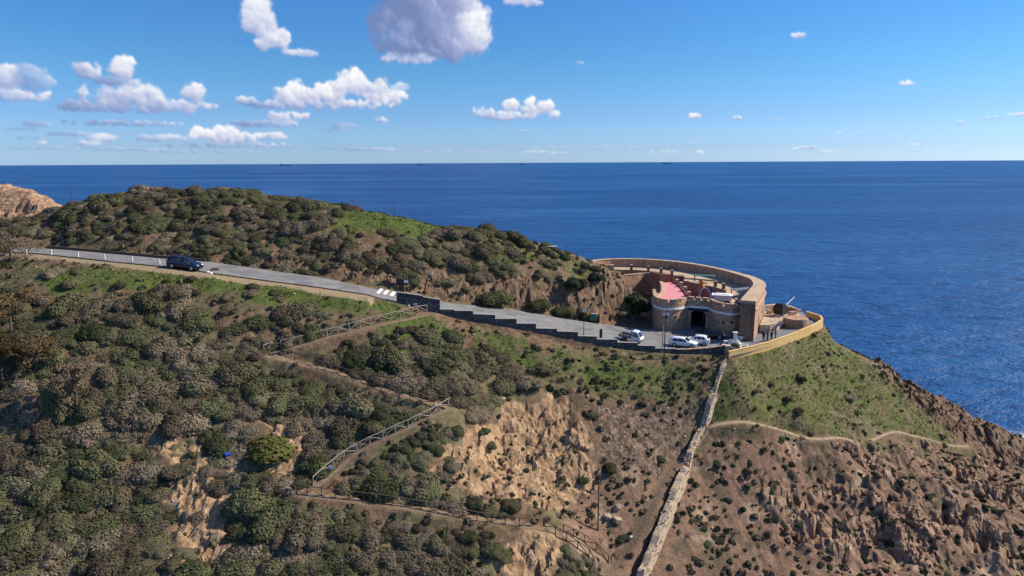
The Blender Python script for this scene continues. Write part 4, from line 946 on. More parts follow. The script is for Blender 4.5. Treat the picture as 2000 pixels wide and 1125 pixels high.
# ------------------------------------------------------------------ stone wall along the road
wl = [(773, 101.0), (859, 102.3), (1000, 103.5), (1166, 104.5), (1300, 104.7), (1424, 104.7)]
def wdepth(px): return float(np.interp(px, *zip(*wl))) - .1
rw = thing('stone_road_wall', 'dark stone retaining wall stepping down along the road to the fort', 'wall', P(1000, 650, 103.4))
secs = [(774, 826, 570, 577.5), (826, 859, 579.5, 585), (859, 887, 604, 604.5), (887, 924, 606.5, 607), (924, 967, 613, 615), (967, 1009, 622.5, 622.5), (1009, 1047, 631.5, 632), (1047, 1088, 641, 642), (1088, 1129, 647, 648), (1129, 1166, 656, 657),
        (1166, 1206, 662.5, 663), (1206, 1246, 668.5, 669.5), (1246, 1280, 674.5, 675.5), (1280, 1321, 680.5, 681), (1321, 1350, 682.5, 682), (1350, 1388, 682, 679), (1388, 1422, 679, 674)]
for i, (x0, x1, y0, y1) in enumerate(secs):
    a = P(x0, y0, wdepth(x0)); b_ = P(x1, y1, wdepth(x1)); line = [a[:2], b_[:2]]; zf = min(float(zt(a[0], a[1] - .5)), float(zt(b_[0], b_[1] - .5))) - .7
    s_ = strip2(WB(), line, offset_line(line, .5), zf, [a[2] - .07, b_[2] - .07]).build('wall_section', 'road_stone' if i < 15 else 'rubble_stone' if False else 'road_stone', rw)
    strip2(WB(), offset_line(line, -.03), offset_line(line, .54), [a[2] - .07, b_[2] - .07], [a[2], b_[2]]).build('coping', 'wall_coping' if i < 14 else 'fort_stone', rw)
a = P(1418, 676, 104.3); m1 = WB(); m1.box((a[0] + .3, a[1] + .1, a[2] - 1.1), (.9, .9, 2.4)); m1.build('end_pillar', 'rubble_stone', rw)
# ------------------------------------------------------------------ old rubble wall down the slope
rub_runs = [([(1236, 1150), (1252, 1120), (1276, 1062), (1300, 1000), (1318, 955), (1334, 915)], 1.8, .85), ([(1337, 906), (1345, 884), (1356, 858), (1368, 832)], .8, .7), ([(1369, 826), (1378, 800), (1390, 772)], 1.3, .8), ([(1391, 768), (1398, 748), (1405, 726), (1413, 708)], .6, .45)]
rub = thing('rubble_wall', 'old tan rubble wall running down the slope from the forecourt', 'wall', hit(1300, 1000))
rr = random.Random(4)
for (pxs, hgt, th) in rub_runs:
    gl_ = [hit(px, min(py, 1150)) for px, py in pxs]; line = resample(smooth_line([q[:2] for q in gl_], 6), .38); L_ = line; R_ = offset_line(line, -th)
    Cc = offset_line(line, -th / 2); n = len(line); rows = []
    for i in range(n):
        zg = float(zt(*Cc[i])); e = .55 + .45 * min(1, i / 3, (n - 1 - i) / 3 + .01); ht = hgt * e * (.92 + .2 * perlin(np.array([i * .23]), np.array([hgt]))[0]); zb = min(float(zt(*L_[i])), float(zt(*R_[i])), zg) - .5
        nL = (L_[i] - R_[i]) / th; row = []
        for (s_, zz) in ((.58, zb), (.55, zg + ht * .35), (.53, zg + ht * .7), (.5, zg + ht), (.2, zg + ht * 1.01), (-.2, zg + ht * 1.01), (-.5, zg + ht), (-.53, zg + ht * .7), (-.55, zg + ht * .35), (-.59, zb)):
            q = Cc[i] + nL * th * (s_ + rr.uniform(-.03, .03)); row.append((q[0], q[1], zz + rr.uniform(-.03, .03)))
        rows.append(row)
    mb = WB(); m_ = len(rows[0]); mb.add([v for r_ in rows for v in r_], [(i * m_ + k, (i + 1) * m_ + k, (i + 1) * m_ + k + 1, i * m_ + k + 1) for i in range(n - 1) for k in range(m_ - 1)] + [tuple(range(m_)), tuple(range(n * m_ - 1, (n - 1) * m_ - 1, -1))])
    mb.build('wall_section', 'rubble_stone', rub)
    st = WB()
    for i in range(n * 3):
        k = rr.randrange(n); zg = float(zt(*Cc[k])); nL = (L_[k] - R_[k]) / th; side = rr.choice((-1, -1, 0, 1)); s_ = side * .52 + rr.uniform(-.42, .42) * (side == 0); zz = zg + hgt * (rr.uniform(.0, .95) if side else 1.0)
        q = Cc[k] + nL * th * s_; c_ = rr.uniform(.10, .22); st.box((q[0] + rr.uniform(-.2, .2), q[1] + rr.uniform(-.2, .2), zz), (c_ * rr.uniform(.8, 1.7), c_ * rr.uniform(.8, 1.5), c_ * .8), rr.uniform(0, 3), .8, Matrix.Rotation(rr.uniform(-.4, .4), 3, 'X'))
    o = st.build('wall_stones', 'rubble_stone', rub); o['kind'] = 'stuff'
# ------------------------------------------------------------------ vehicles
def lerp(a, b, t): return tuple(x * (1 - t) + y * t for x, y in zip(a, b))
def make_car(name, label, group, loc, rz, pitch, L, W, H, paint, prof, belt, wheels, wr, sidewin, front, rear, clad=None):
    """prof: (x, top z, top half width) from nose to tail; belt(x): shoulder height; x runs forward."""
    t = thing(name, label, 'car' if name != 'minivan' else 'minivan', loc, rz, group); t.rotation_euler = (0, pitch, rz)
    hw = W / 2
    def section(x, zt_, wt_, zb):
        zs = min(belt(x), zt_ - .02); e = min(1, (L / 2 - abs(x)) / .35 + .55); w = hw * (.80 + .20 * min(1, e))
        up = zt_ > belt(x) + .08
        s = [(w * .88, zb), (w * .97, zb + .16), (w, zb + .34), (w * .995, zs - .08), (w * .965, zs)]
        s += [(wt_ + .03, zt_ - .05), (wt_ * .86, zt_ + .0), (0, zt_ + .015)] if up else [(w * .9, zt_ - .012), (w * .6, zt_ + .01), (0, zt_ + .02)]
        return [(x, y, z) for y, z in s]
    secs_ = [section(x, z, w, .20 + (.16 if abs(x) > L / 2 - .1 else 0)) for x, z, w in prof]; k = len(secs_[0]); mb = MB(); vs = []
    for s in secs_: vs += s + [(x, -y, z) for x, y, z in s[:-1]][::-1]
    m_ = 2 * k - 1; n = len(secs_)
    fs = [(i * m_ + j, i * m_ + (j + 1) % m_, (i + 1) * m_ + (j + 1) % m_, (i + 1) * m_ + j) for i in range(n - 1) for j in range(m_)]
    fs += [tuple(range(m_ - 1, -1, -1)), tuple((n - 1) * m_ + j for j in range(m_))]
    mb.add(vs, fs, True); body = mb.build('body', paint, t)
    bm = bmesh.new(); bm.from_mesh(body.data); bmesh.ops.recalc_face_normals(bm, faces=bm.faces[:]); bm.to_mesh(body.data); bm.free()
    def top_at(x):
        xs_ = [p_[0] for p_ in prof][::-1]; return float(np.interp(x, xs_, [p_[1] for p_ in prof][::-1])), float(np.interp(x, xs_, [p_[2] for p_ in prof][::-1]))
    def side(x, v, off=.012):
        zt_, wt_ = top_at(x); zs = belt(x); yb = hw * .965; return (x, yb + (wt_ + .03 - yb) * v + off, zs + (zt_ - .05 - zs) * v)
    for (x0, x1, x2, x3) in sidewin:          # bottom front, bottom rear, top rear, top front
        for sg in (1, -1):
            q = [side(x0, .08), side(x1, .08), side(x2, .88), side(x3, .88)]; q = [(x, y * sg, z) for x, y, z in q]
            MB().add(q, [(0, 1, 2, 3) if sg > 0 else (3, 2, 1, 0)]).build('side_window', 'glass_dark', t)
    for (nm, (xa, xb)) in (('windscreen', front), ('rear_window', rear)):
        za, wa = top_at(xa); zb_, wb_ = top_at(xb); d = Vector((xb - xa, 0, zb_ - za)); nn = Vector((-d.z, 0, d.x)).normalized(); nn = nn if nn.z > 0 else -nn; o = nn * .022
        rows = []
        for v in (.1, .5, .93):
            x = xa + (xb - xa) * v; z, w = top_at(x); w = min(hw * .9, max(w, hw * .9 * (1 - v) + wb_ * v)); rows.append([(x + o.x, w * s_, z + o.z - .03 * abs(s_) ** 2) for s_ in (-.93, -.5, 0, .5, .93)])
        MB().add([p_ for r_ in rows for p_ in r_], [(r_ * 5 + c_, r_ * 5 + c_ + 1, r_ * 5 + c_ + 6, r_ * 5 + c_ + 5) for r_ in range(2) for c_ in range(4)], True).build(nm, 'glass_dark', t)
    for wx in wheels:
        for sg in (1, -1):
            MB().tube((wx, sg * (hw - .06), wr), (wx, sg * (hw + .004), wr), wr * 1.14, n=20).build('wheel_arch', 'rubber', t)
            wh = MB().tube((wx, sg * (hw - .2), wr), (wx, sg * (hw + .02), wr), wr, n=20).build('wheel', 'rubber', t)
            rim_ = MB(); rim_.tube((wx, sg * (hw + .019), wr), (wx, sg * (hw + .032), wr), wr * .66, n=14); rim_.build('rim', 'alloy', wh)
    zf = belt(L / 2 - .2) - .16; zr_ = belt(-L / 2 + .2) - .12
    for sg in (1, -1):
        MB().box((L / 2 - .16, sg * hw * .66, zf), (.26, .34, .15), sg * -.25).build('headlight', 'lamp_glass', t)
        MB().box((-L / 2 + .07, sg * hw * .76, zr_), (.14, .22, .36), sg * .1).build('tail_light', 'lamp_red', t)
        xm = front[0] - .35; MB().box((xm, sg * (hw + .09), belt(xm) + .1), (.12, .2, .14)).build('wing_mirror', paint, t)
    MB().box((L / 2 - .0, 0, .42), (.06, W * .55, .18)).build('grille', 'rubber', t)
    MB().box((-L / 2 + .0, 0, .62), (.04, .5, .12)).build('number_plate', 'white_paint', t)
    if clad: clad(t)
    return t
hb = lambda x: .93 + .03 * (0 - x) / 2
def road_pose(px, py):
    q = road_pt(px, py); return q
q = road_pt(361, 524.5); sl = float((zroad(q[0] + 2) - zroad(q[0] - 2)) / 4); hx_ = q[0]
dirv = np.array([4.0, float(ynear(hx_ + 2) - ynear(hx_ - 2))]); ang = math.atan2(dirv[1], dirv[0])
zz = max(float(zroad(q[0])), float(zt(q[0], q[1]))) + .03
def rails(t):
    for s in (-1, 1): MB().beam((-1.9, s * .68, 1.76), (.4, s * .68, 1.78), .05, .06).build('roof_rail', 'grey_metal', t)
make_car('minivan', 'dark navy minivan parked on the roadside above the grassy slope', None, (q[0], q[1], zz), ang, -math.atan(sl), 4.75, 1.84, 1.74, 'paint_navy',
    [(2.37, .62, .7), (2.25, .80, .75), (1.75, .98, .78), (1.35, 1.08, .74), (.45, 1.60, .66), (-.1, 1.70, .68), (-1.4, 1.71, .68), (-2.0, 1.66, .66), (-2.25, 1.15, .74), (-2.37, .75, .78)], lambda x: 1.02 - .05 * max(0, x - .8),
    (1.45, -1.45), .33, [(.95, .28, .22, .42), (.2, -.75, -.75, .16), (-.83, -1.95, -1.8, -.83)], (1.35, .45), (-2.25, -2.0), rails)
q = Pz(1335, 676.5, 26.56)
make_car('parked_car', 'white estate car parked with its nose against the stone wall', 'white cars parked by the wall', (q[0], q[1], 26.565), math.radians(-24), 0, 4.3, 1.74, 1.48, 'paint_white',
    [(2.15, .55, .66), (2.05, .74, .72), (1.3, .90, .74), (.95, .97, .72), (.2, 1.40, .60), (-.4, 1.47, .61), (-1.5, 1.44, .60), (-1.85, 1.36, .58), (-2.08, .98, .68), (-2.15, .6, .7)], lambda x: .90 - .03 * max(0, x), (1.33, -1.28), .31,
    [(.8, .1, .02, .2), (.02, -.75, -.75, -.05), (-.83, -1.6, -1.5, -.83)], (.95, .2), (-2.05, -1.8))
q = Pz(1361, 671.5, 26.56)
make_car('parked_car', 'white hatchback parked between the estate car and the black saloon', 'white cars parked by the wall', (q[0], q[1], 26.565), math.radians(158), 0, 3.9, 1.70, 1.48, 'paint_white',
    [(1.95, .55, .64), (1.85, .74, .70), (1.2, .92, .72), (.85, .98, .70), (.2, 1.42, .58), (-.3, 1.48, .59), (-1.1, 1.44, .58), (-1.5, 1.33, .56), (-1.83, .95, .66), (-1.95, .6, .68)], lambda x: .92, (1.22, -1.2), .30,
    [(.7, .05, 0, .15), (-.03, -.75, -.75, -.08), (-.83, -1.35, -1.15, -.83)], (.85, .2), (-1.8, -1.48))
q = Pz(1386, 660, 26.56)
make_car('parked_car', 'black saloon car parked in front of the fort gate', None, (q[0], q[1], 26.565), math.radians(-12), 0, 4.75, 1.82, 1.44, 'paint_black',
    [(2.37, .52, .70), (2.25, .70, .76), (1.4, .87, .78), (.95, .93, .74), (.15, 1.36, .60), (-.4, 1.42, .61), (-1.0, 1.36, .59), (-1.65, 1.0, .70), (-2.2, .96, .74), (-2.37, .62, .72)], lambda x: .90, (1.45, -1.38), .33,
    [(.75, .02, -.02, .18), (-.06, -.8, -.8, -.12), (-.88, -1.3, -1.0, -.88)], (.95, .15), (-1.65, -1.0))
# flatbed truck
q = Pz(1232, 666.5, float(zroad(18.6)))
tk = thing('flatbed_truck', 'small white flatbed truck with a grey drop-side bed', 'truck', (q[0], q[1], float(zroad(q[0])) + .05), math.radians(-32)); tk.rotation_euler = (0, math.radians(5), math.radians(-32))
cabp = [(1.85, .35), (1.88, .75), (1.72, 1.02), (1.15, 1.72), (.95, 1.82), (.28, 1.84), (.22, .35)]; n = len(cabp); w_ = .74
MB().add([(x, -w_ * (.84 if z > 1.4 else 1), z) for x, z in cabp] + [(x, w_ * (.84 if z > 1.4 else 1), z) for x, z in cabp], [(i, (i + 1) % n, n + (i + 1) % n, n + i) for i in range(n)] + [tuple(range(n))[::-1], tuple(range(n, 2 * n))]).build('cab', 'paint_white', tk)
MB().add([(1.69, -.62, 1.10), (1.69, .62, 1.10), (1.20, .55, 1.70), (1.20, -.55, 1.70)], [(0, 1, 2, 3)]).build('windscreen', 'glass_dark', tk)
for s in (-1, 1):
    y0, y1 = s * .752, s * .655; MB().add([(1.5, y0, 1.05), (.42, y0, 1.05), (.42, y1, 1.62), (1.12, y1, 1.62)], [(0, 1, 2, 3)] if s > 0 else [(3, 2, 1, 0)]).build('side_window', 'glass_dark', tk)
    MB().box((1.84, s * .55, .72), (.1, .24, .16)).build('headlight', 'lamp_glass', tk); MB().box((1.35, s * .86, 1.18), (.1, .18, .22)).build('wing_mirror', 'rubber', tk)
    for x in (1.25, -1.0):
        wh = MB().tube((x, s * .55, .28), (x, s * .745, .28), .28, n=18).build('wheel', 'rubber', tk); MB().tube((x, s * .744, .28), (x, s * .757, .28), .17, n=12).build('rim', 'grey_metal', wh)
    MB().box((-.82, s * .8, .86), (2.0, .04, .34)).build('bed_side', 'grey_metal', tk); MB().box((-1.84, s * .6, .52), (.06, .16, .1)).build('tail_light', 'lamp_red', tk)
MB().box((-.82, 0, .66), (2.04, 1.6, .06)).build('bed_floor', 'grey_metal', tk); MB().box((-1.84, 0, .86), (.04, 1.62, .34)).build('tailgate', 'grey_metal', tk); MB().box((-.5, 0, .46), (2.6, .7, .14)).build('chassis', 'rubber', tk); MB().box((.19, 0, 1.25), (.05, 1.5, 1.15)).build('headboard', 'rubber', tk); MB().box((1.88, 0, .5), (.1, 1.4, .16)).build('bumper', 'rubber', tk)

# ------------------------------------------------------------------ people
def person(label, loc, rz, coat, legs, arm='down', lean=0.0):
    V_ = []; E_ = []; Rr = []
    def v(x, y, z, r): V_.append((x, y, z)); Rr.append(r); return len(V_) - 1
    def chain(start, pts_):
        for p_ in pts_:
            i = v(*p_); E_.append((start, i)); start = i
        return start
    pel = v(0, 0, .95, .15); sp = chain(pel, [(0, .01, 1.12, .145), (0, .02 + lean, 1.30, .165)]); ch = chain(sp, [(0, .02 + lean, 1.44, .12)])
    nk = chain(ch, [(0, .03 + lean, 1.52, .055), (0, .04 + lean, 1.60, .085), (0, .045 + lean, 1.68, .095), (0, .03 + lean, 1.75, .06)])
    for s in (-1, 1):
        chain(pel, [(s * .09, 0, .88, .105), (s * .11, .03, .50, .072), (s * .12, -.01, .10, .05), (s * .125, .02, .045, .045), (s * .14, .16, .035, .038)])
        sh_ = chain(ch, [(s * .17, .02 + lean, 1.42, .075)])
        if arm == 'down': w = chain(sh_, [(s * .23, 0, 1.14, .052), (s * .24, .06, .89, .036)]); hx, hy, hz = s * .24, .075, .89; dz = -1
        else: w = chain(sh_, [(s * .22, .05, 1.16, .052), (s * .12, .27, 1.18, .036)]); hx, hy, hz = s * .12, .28, 1.18; dz = .2
        pm = chain(w, [(hx - s * .005, hy + .015, hz + dz * .06, .032)])
        for f_, ln in ((-.025, .075), (-.008, .09), (.009, .085), (.025, .065)): chain(pm, [(hx + f_ * .4, hy + .02 + f_, hz + dz * (.06 + ln * .55), .009), (hx + f_ * .4 - s * .008, hy + .03 + f_, hz + dz * (.06 + ln), .008)])
        chain(w, [(hx - s * .03, hy + .04, hz + dz * .035, .010), (hx - s * .035, hy + .055, hz + dz * .07, .009)])
    me = bpy.data.meshes.new('body'); me.from_pydata(V_, E_, []); o = bpy.data.objects.new('tmp', me); col.objects.link(o)
    o.modifiers.new('s', 'SKIN'); o.modifiers.new('u', 'SUBSURF').levels = 1
    for i, r_ in enumerate(Rr): me.skin_vertices[0].data[i].radius = (r_, r_ * (.75 if i in (0, 1, 2) else 1))
    me.skin_vertices[0].data[0].use_root = True
    dg = bpy.context.evaluated_depsgraph_get(); nm = bpy.data.meshes.new_from_object(o.evaluated_get(dg)); bpy.data.objects.remove(o)
    nm.name = 'body'; nm.materials.clear()
    for k in (coat, legs, 'skin', 'shoe'): nm.materials.append(MATS[k])
    for p_ in nm.polygons:
        c_ = p_.center; z = c_.z; far = math.hypot(c_.x, c_.y)
        p_.use_smooth = True; p_.material_index = 3 if z < .09 else 2 if z > 1.53 or (abs(c_.x) > .2 and z < .90 and arm == 'down') or (arm != 'down' and c_.y > .26 and z > 1.1) else 1 if z < .90 else 0
    t = thing('person', label, 'person', loc, rz, 'visitors on the paving'); b = bpy.data.objects.new('body', nm); col.objects.link(b); b.parent = t
    hr = MB(); vs = []; fs = []
    for i in range(5):
        a = i / 4 * math.pi * .62
        for j in range(10):
            f_ = j / 10 * 2 * math.pi; vs.append((.108 * math.sin(a) * math.cos(f_), .03 + lean - .012 + .118 * math.sin(a) * math.sin(f_), 1.685 + .115 * math.cos(a) - (.03 if math.sin(f_) < 0 and i == 4 else 0) + (.05 if math.sin(f_) > .5 and i >= 3 else 0)))
    fs = [(i * 10 + j, i * 10 + (j + 1) % 10, (i + 1) * 10 + (j + 1) % 10, (i + 1) * 10 + j) for i in range(4) for j in range(10)]; hr.add(vs, fs, True).build('hair', 'hair_dark', t)
    for s in (-1, 1): MB().box((s * .034, .132 + lean, 1.675), (.026, .02, .014)).build('eye', 'rubber', t); MB().box((s * .095, .035 + lean, 1.665), (.022, .03, .055)).build('ear', 'skin', t)
    MB().box((0, .145 + lean, 1.645), (.026, .035, .045), taper=.5).build('nose', 'skin', t); MB().box((0, .128 + lean, 1.605), (.05, .014, .012)).build('mouth', 'sign_red', t)
    return t
ppl = [(1491, 667.5, 2.7, 'cloth_black', 'cloth_grey', 'down', 'person in black jacket standing at the left of the group by the yellow wall'), (1498.5, 667, -2.5, 'cloth_grey', 'cloth_navy', 'down', 'person in dark grey jacket standing second from the left in the group'),
       (1506.5, 665.5, .4, 'cloth_black', 'cloth_black', 'down', 'person dressed all in black standing third in the group'), (1514.5, 664, 1.3, 'cloth_navy', 'cloth_grey', 'fwd', 'person in navy coat with bent arms at the right of the group')]
for (px, py, rz, cA, cB, ar, lb) in ppl:
    q = Pz(px, py, 26.57); person(lb, (q[0], q[1], 26.565), rz, cA, cB, ar)

# ------------------------------------------------------------------ street furniture
def lamp_post(px, py, hgt, label, z=None):
    q = road_pt(px, py) if z is None else Pz(px, py, z); zz = float(zt(q[0], q[1])); zz = max(zz, z or zz)
    t = thing('street_lamp', label, 'street lamp', (q[0], q[1], zz)); MB().tube((0, 0, 0), (0, 0, .5), .09, .08, 8).build('base', 'black_iron', t); MB().tube((0, 0, .5), (0, 0, hgt), .055, .045, 8).build('pole', 'black_iron', t)
    MB().box((0, 0, hgt + .2), (.42, .42, .4), taper=.75).build('lantern', 'lamp_glass', t); MB().box((0, 0, hgt + .43), (.48, .48, .06), taper=.6).build('lantern_cap', 'grey_metal', t); return t
lamp_post(844, 583, 3.9, 'black street lamp with a square lantern beside the fenced hut')
lamp_post(1140, 655, 3.9, 'black street lamp standing at the road edge near the green bin')
q = hit(1297, 699); h_ = 6.6; fp = thing('floodlight_pole', 'tall pole with a pair of floodlights rising in front of the stone wall', 'pole', q)
MB().tube((0, 0, -.2), (0, 0, h_), .085, .06, 8).build('pole', 'black_iron', fp); MB().beam((-.5, 0, h_ - .05), (.5, 0, h_ - .05), .07, .07).build('cross_arm', 'grey_metal', fp)
for s in (-1, 1): f_ = MB().box((s * .33, -.12, h_ + .12), (.46, .34, .36)).build('floodlight', 'grey_metal', fp); MB().box((s * .33, -.30, h_ + .13), (.40, .02, .30)).build('lens', 'lamp_glass', f_)
q2 = Pz(1291.5, 683, 26.55) - q; MB().tube(tuple(q2), (0, 0, h_ - .4), .016, n=4).build('guy_wire', 'grey_metal', fp); q2 = Pz(1285, 683, 26.55) - q; MB().tube(tuple(q2), (0, 0, h_ - .5), .012, n=4).build('guy_wire', 'grey_metal', fp)
q = Pz(1294, 688, 26.56); sp_ = thing('wooden_support_post', 'short pale post standing just inside the wall beside the floodlight pole', 'post', (q[0], q[1], 26.54)); MB().tube((0, 0, 0), (0, 0, 4.3), .09, .07, 8).build('shaft', 'wood_pale', sp_); MB().box((0, 0, .1), (.5, .5, .2)).build('footing', 'concrete', sp_)
q = road_pt(1173.5, 661); tm = thing('information_totem', 'slim black information totem beside the road wall', 'totem', q, .3); MB().box((0, 0, .75), (.42, .16, 1.5)).build('panel', 'black_iron', tm); MB().box((0, 0, .03), (.6, .35, .08)).build('foot', 'concrete', tm)
q = Pz(1160, 631, float(zroad(15))); bn = thing('waste_container', 'green wheeled waste container beside the rocky bank', 'container', (q[0], q[1], float(zroad(q[0])) + .05), -.25)
bb = MB(); bb.box((0, 0, .75), (1.3, .95, 1.0)); bb.build('bin_body', 'bin_green', bn); ld = MB(); ld.box((0, 0, 1.32), (1.4, 1.02, .16), taper=.8); ld.build('lid', 'bin_green', bn); MB().box((0, 0, 1.44), (.9, .6, .06)).build('lid_ridge', 'steel_pale', bn)
for (a, b_) in ((-.5, -.35), (.5, -.35), (-.5, .35), (.5, .35)): MB().tube((a, b_ - .04, .13), (a, b_ + .04, .13), .12, n=10).build('wheel', 'rubber', bn)
for s in (-1, 1): MB().box((s * .72, 0, 1.1), (.1, .12, .12)).build('lifting_lug', 'grey_metal', bn)
en = thing('bin_enclosure', 'rusty brown side panels around the green waste container', 'enclosure', (q[0], q[1] + .1, float(zroad(q[0])) + .05), -.25)
for s in (-1, 1): MB().box((s * 1.02, .2, .62), (.1, 1.3, 1.25)).build('side_panel', 'bin_orange', en)
MB().box((0, .9, .62), (2.1, .1, 1.25)).build('back_panel', 'bin_orange', en)
q = Pz(1181.5, 632, 27.1); sg = thing('no_parking_sign', 'round blue and red no parking sign on a thin post', 'sign', (q[0], q[1], 27.0), 0.0); MB().tube((0, 0, 0), (0, 0, 2.25), .035, n=6).build('post', 'steel_pale', sg)
pl_ = MB().tube((0, -.04, 2.0), (0, -.06, 2.0), .34, n=24).build('sign_plate', 'sign_blue', sg)
rg_ = MB(); A3 = np.linspace(0, 2 * math.pi, 25)
for i in range(24): rg_.add([(r_ * math.cos(a), -.066, 2.0 + r_ * math.sin(a)) for r_, a in ((.26, A3[i]), (.34, A3[i]), (.34, A3[i + 1]), (.26, A3[i + 1]))], [(3, 2, 1, 0)])
rg_.build('red_border', 'sign_red', sg); MB().beam((-.19, -.067, 2.19), (.19, -.067, 1.81), .012, .07).build('red_slash', 'sign_red', sg)
# crossing stripes
n0 = np.array([P(0, 0, 1)]);
for k, (xa, ya, xb, yb) in enumerate([(738, 573.5, 746, 564), (751, 575.5, 757.5, 567), (764, 578.5, 770.5, 570)]):
    a = road_pt(xa, ya); b_ = road_pt(xb, yb); e = b_ - a; e = e / np.linalg.norm(e); s_ = np.array([e[1], -e[0], 0]) * .27
    vs = []
    for t_ in np.linspace(0, 1, 7):
        for sg_ in (-1, 1):
            p_ = a + (b_ - a) * t_ + s_ * sg_; w_ = np.clip((p_[1] - (ynear(p_[0]) + .2)) / (yfar(p_[0]) - ynear(p_[0])), 0, 1); vs.append((p_[0], p_[1], float(zroad(p_[0])) + .012 + .03 * math.sin(w_ * math.pi) + .012))
    o = MB().add(vs, [(2 * i, 2 * i + 1, 2 * i + 3, 2 * i + 2) for i in range(6)]).build('crossing_stripe', 'white_wash', road)
    bm = bmesh.new(); bm.from_mesh(o.data); bmesh.ops.recalc_face_normals(bm, faces=bm.faces[:]); 
    for f_ in bm.faces:
        if f_.normal.z < 0: f_.normal_flip()
    bm.to_mesh(o.data); bm.free()
# fenced hut beside the crossing
q = road_pt(788, 572); hut = thing('metal_gate_screen', 'black barred metal screen with a white notice beside the road wall', 'gate', (q[0], q[1] + .3, float(zroad(q[0]))), -.05)
for x in (-1.1, 1.1): MB().box((x, 0, 1.1), (.1, .1, 2.2)).build('post', 'black_iron', hut)
for z in (.25, 1.2, 2.1): MB().box((0, 0, z), (2.2, .06, .07)).build('rail', 'black_iron', hut)
for k in range(13): MB().box((-1.0 + k * 2.0 / 12, 0, 1.15), (.035, .035, 2.0)).build('bar', 'black_iron', hut)
MB().box((-.2, .06, 1.6), (1.7, .02, .85)).build('backing_sheet', 'black_iron', hut); MB().box((-.35, .06, .7), (.9, .02, .9)).build('lower_sheet', 'sign_red' if False else 'brick_red', hut)
nt = MB().box((.45, -.06, 1.75), (.66, .02, .45)).build('notice', 'white_paint', hut)
for k in range(3): MB().box((.45 - .12 + .12 * k, -.073, 1.64), (.07, .004, .04)).build('notice_text', 'grey_metal', nt)
q = road_pt(768, 571); sc_ = thing('plank_lean_to', 'weathered slanting plank roof at the rock bank behind the screen', 'shelter', (q[0], q[1] + 2.4, float(zroad(q[0]))), .1)
for k in range(4): MB().box((0, -.6 + .4 * k, 2.15 - .12 * k), (2.2, .38, .05), 0, 1, Matrix.Rotation(.22, 3, 'Y')).build('plank', 'wood_dark', sc_)
for (a, b_) in ((-.8, -.6), (.8, -.6), (-.8, .6), (.8, .6)): MB().box((a, b_, .95), (.1, .1, 1.95)).build('post', 'wood_dark', sc_)
# little sign boards
def board(px, py, w, h, z, label, mat='white_paint'):
    q = hit(px, py); t = thing('trail_sign', label, 'sign', (q[0], q[1], float(zt(q[0], q[1]))), .1); MB().box((0, -.05, z), (w, .04, h)).build('panel', mat, t); MB().tube((0, 0, -.2), (0, 0, z + h / 2), .04, n=6).build('post', 'wood_dark', t)
board(812, 607, .55, .22, 1.0, 'small white trail sign at the top of the upper railing'); board(647, 925, .5, .35, .8, 'pale sign panel on the railing above the lower bend')
# white marker posts along the road
for k, px in enumerate([52, 101, 153, 205, 259, 312]):
    q = road_pt(px, [494, 497.5, 502, 506.5, 511.5, 516][k]); t = thing('marker_post', ['leftmost white marker post along the road beside the brown bush', 'second white marker post from the left along the road', 'third white marker post from the left along the road', 'third white marker post from the minivan along the road', 'second white marker post from the minivan along the road', 'white marker post nearest the navy minivan'][k], 'post', (q[0], q[1], max(float(zt(q[0], q[1])), float(zroad(q[0])) - .1)), 0, 'white posts along the road edge')
    MB().box((0, 0, .42), (.13, .13, .95), 0, .85).build('shaft', 'white_paint', t); MB().box((0, -.06, .72), (.1, .02, .1)).build('reflector', 'grey_metal', t)
q0 = road_pt(60, 483.5); kb = thing('roadside_barrier', 'long low dark barrier along the far edge of the upper road', 'barrier', q0)
bx_ = np.arange(-74, -46, 2.4)
for i in range(len(bx_) - 1):
    a = np.array([bx_[i], float(yfar(bx_[i])) - .3, float(zroad(bx_[i])) + .22]); b_ = np.array([bx_[i + 1] - .06, float(yfar(bx_[i + 1])) - .3, float(zroad(bx_[i + 1])) + .22])
    WB().beam(tuple(a), tuple(b_), .22, .42).build('barrier_panel', 'wood_dark', kb)
# monument and planters in front of the bastion
q = Pz(1434, 672, 26.56); mn = thing('white_monument', 'small whitewashed monument with steps and a dark bust', 'monument', (q[0], q[1], 26.56), -.15)
for k, (w, h) in enumerate(((2.0, .25), (1.4, .3), (.9, .35))): MB().box((0, 0, .125 + [0, .27, .58][k]), (w, w * .8, h)).build('step', 'white_wash', mn)
MB().box((.1, 0, 1.3), (.6, .45, 1.1)).build('pedestal', 'white_wash', mn); MB().box((.1, 0, 1.9), (.75, .6, .12)).build('pedestal_cap', 'white_wash', mn); bu = MB(); bu.tube((-.45, -.1, .9), (-.45, -.1, 1.45), .2, .16, 10); bu.tube((-.45, -.1, 1.45), (-.45, -.1, 1.75), .11, .13, 10); bu.build('bust', 'black_iron', mn)
def planter(px, py, w, label, rz=0):
    q = Pz(px, py, 26.57); t = thing('planter', label, 'planter', (q[0], q[1], 26.566), rz, 'white planters on the paving'); n = 14
    mb = MB(); vs = []
    for (r_, z) in ((.42, 0), (.62, .45), (.66, .7), (.56, .7), (.5, .5)): vs += [(w * r_ * math.cos(2 * math.pi * j / n), w * .7 * r_ * math.sin(2 * math.pi * j / n), z) for j in range(n)]
    mb.add(vs, [(i * n + j, i * n + (j + 1) % n, (i + 1) * n + (j + 1) % n, (i + 1) * n + j) for i in range(4) for j in range(n)], True); mb.build('bowl', 'white_wash', t); MB().tube((0, 0, .4), (0, 0, .52), w * .33, n=12).build('soil', 'wood_dark', t); return t
planters = [planter(1436, 683, 1.5, 'white planter with a bush at the end of the stone wall'), planter(1446, 664, .9, 'small white planter beside the bastion foot')]
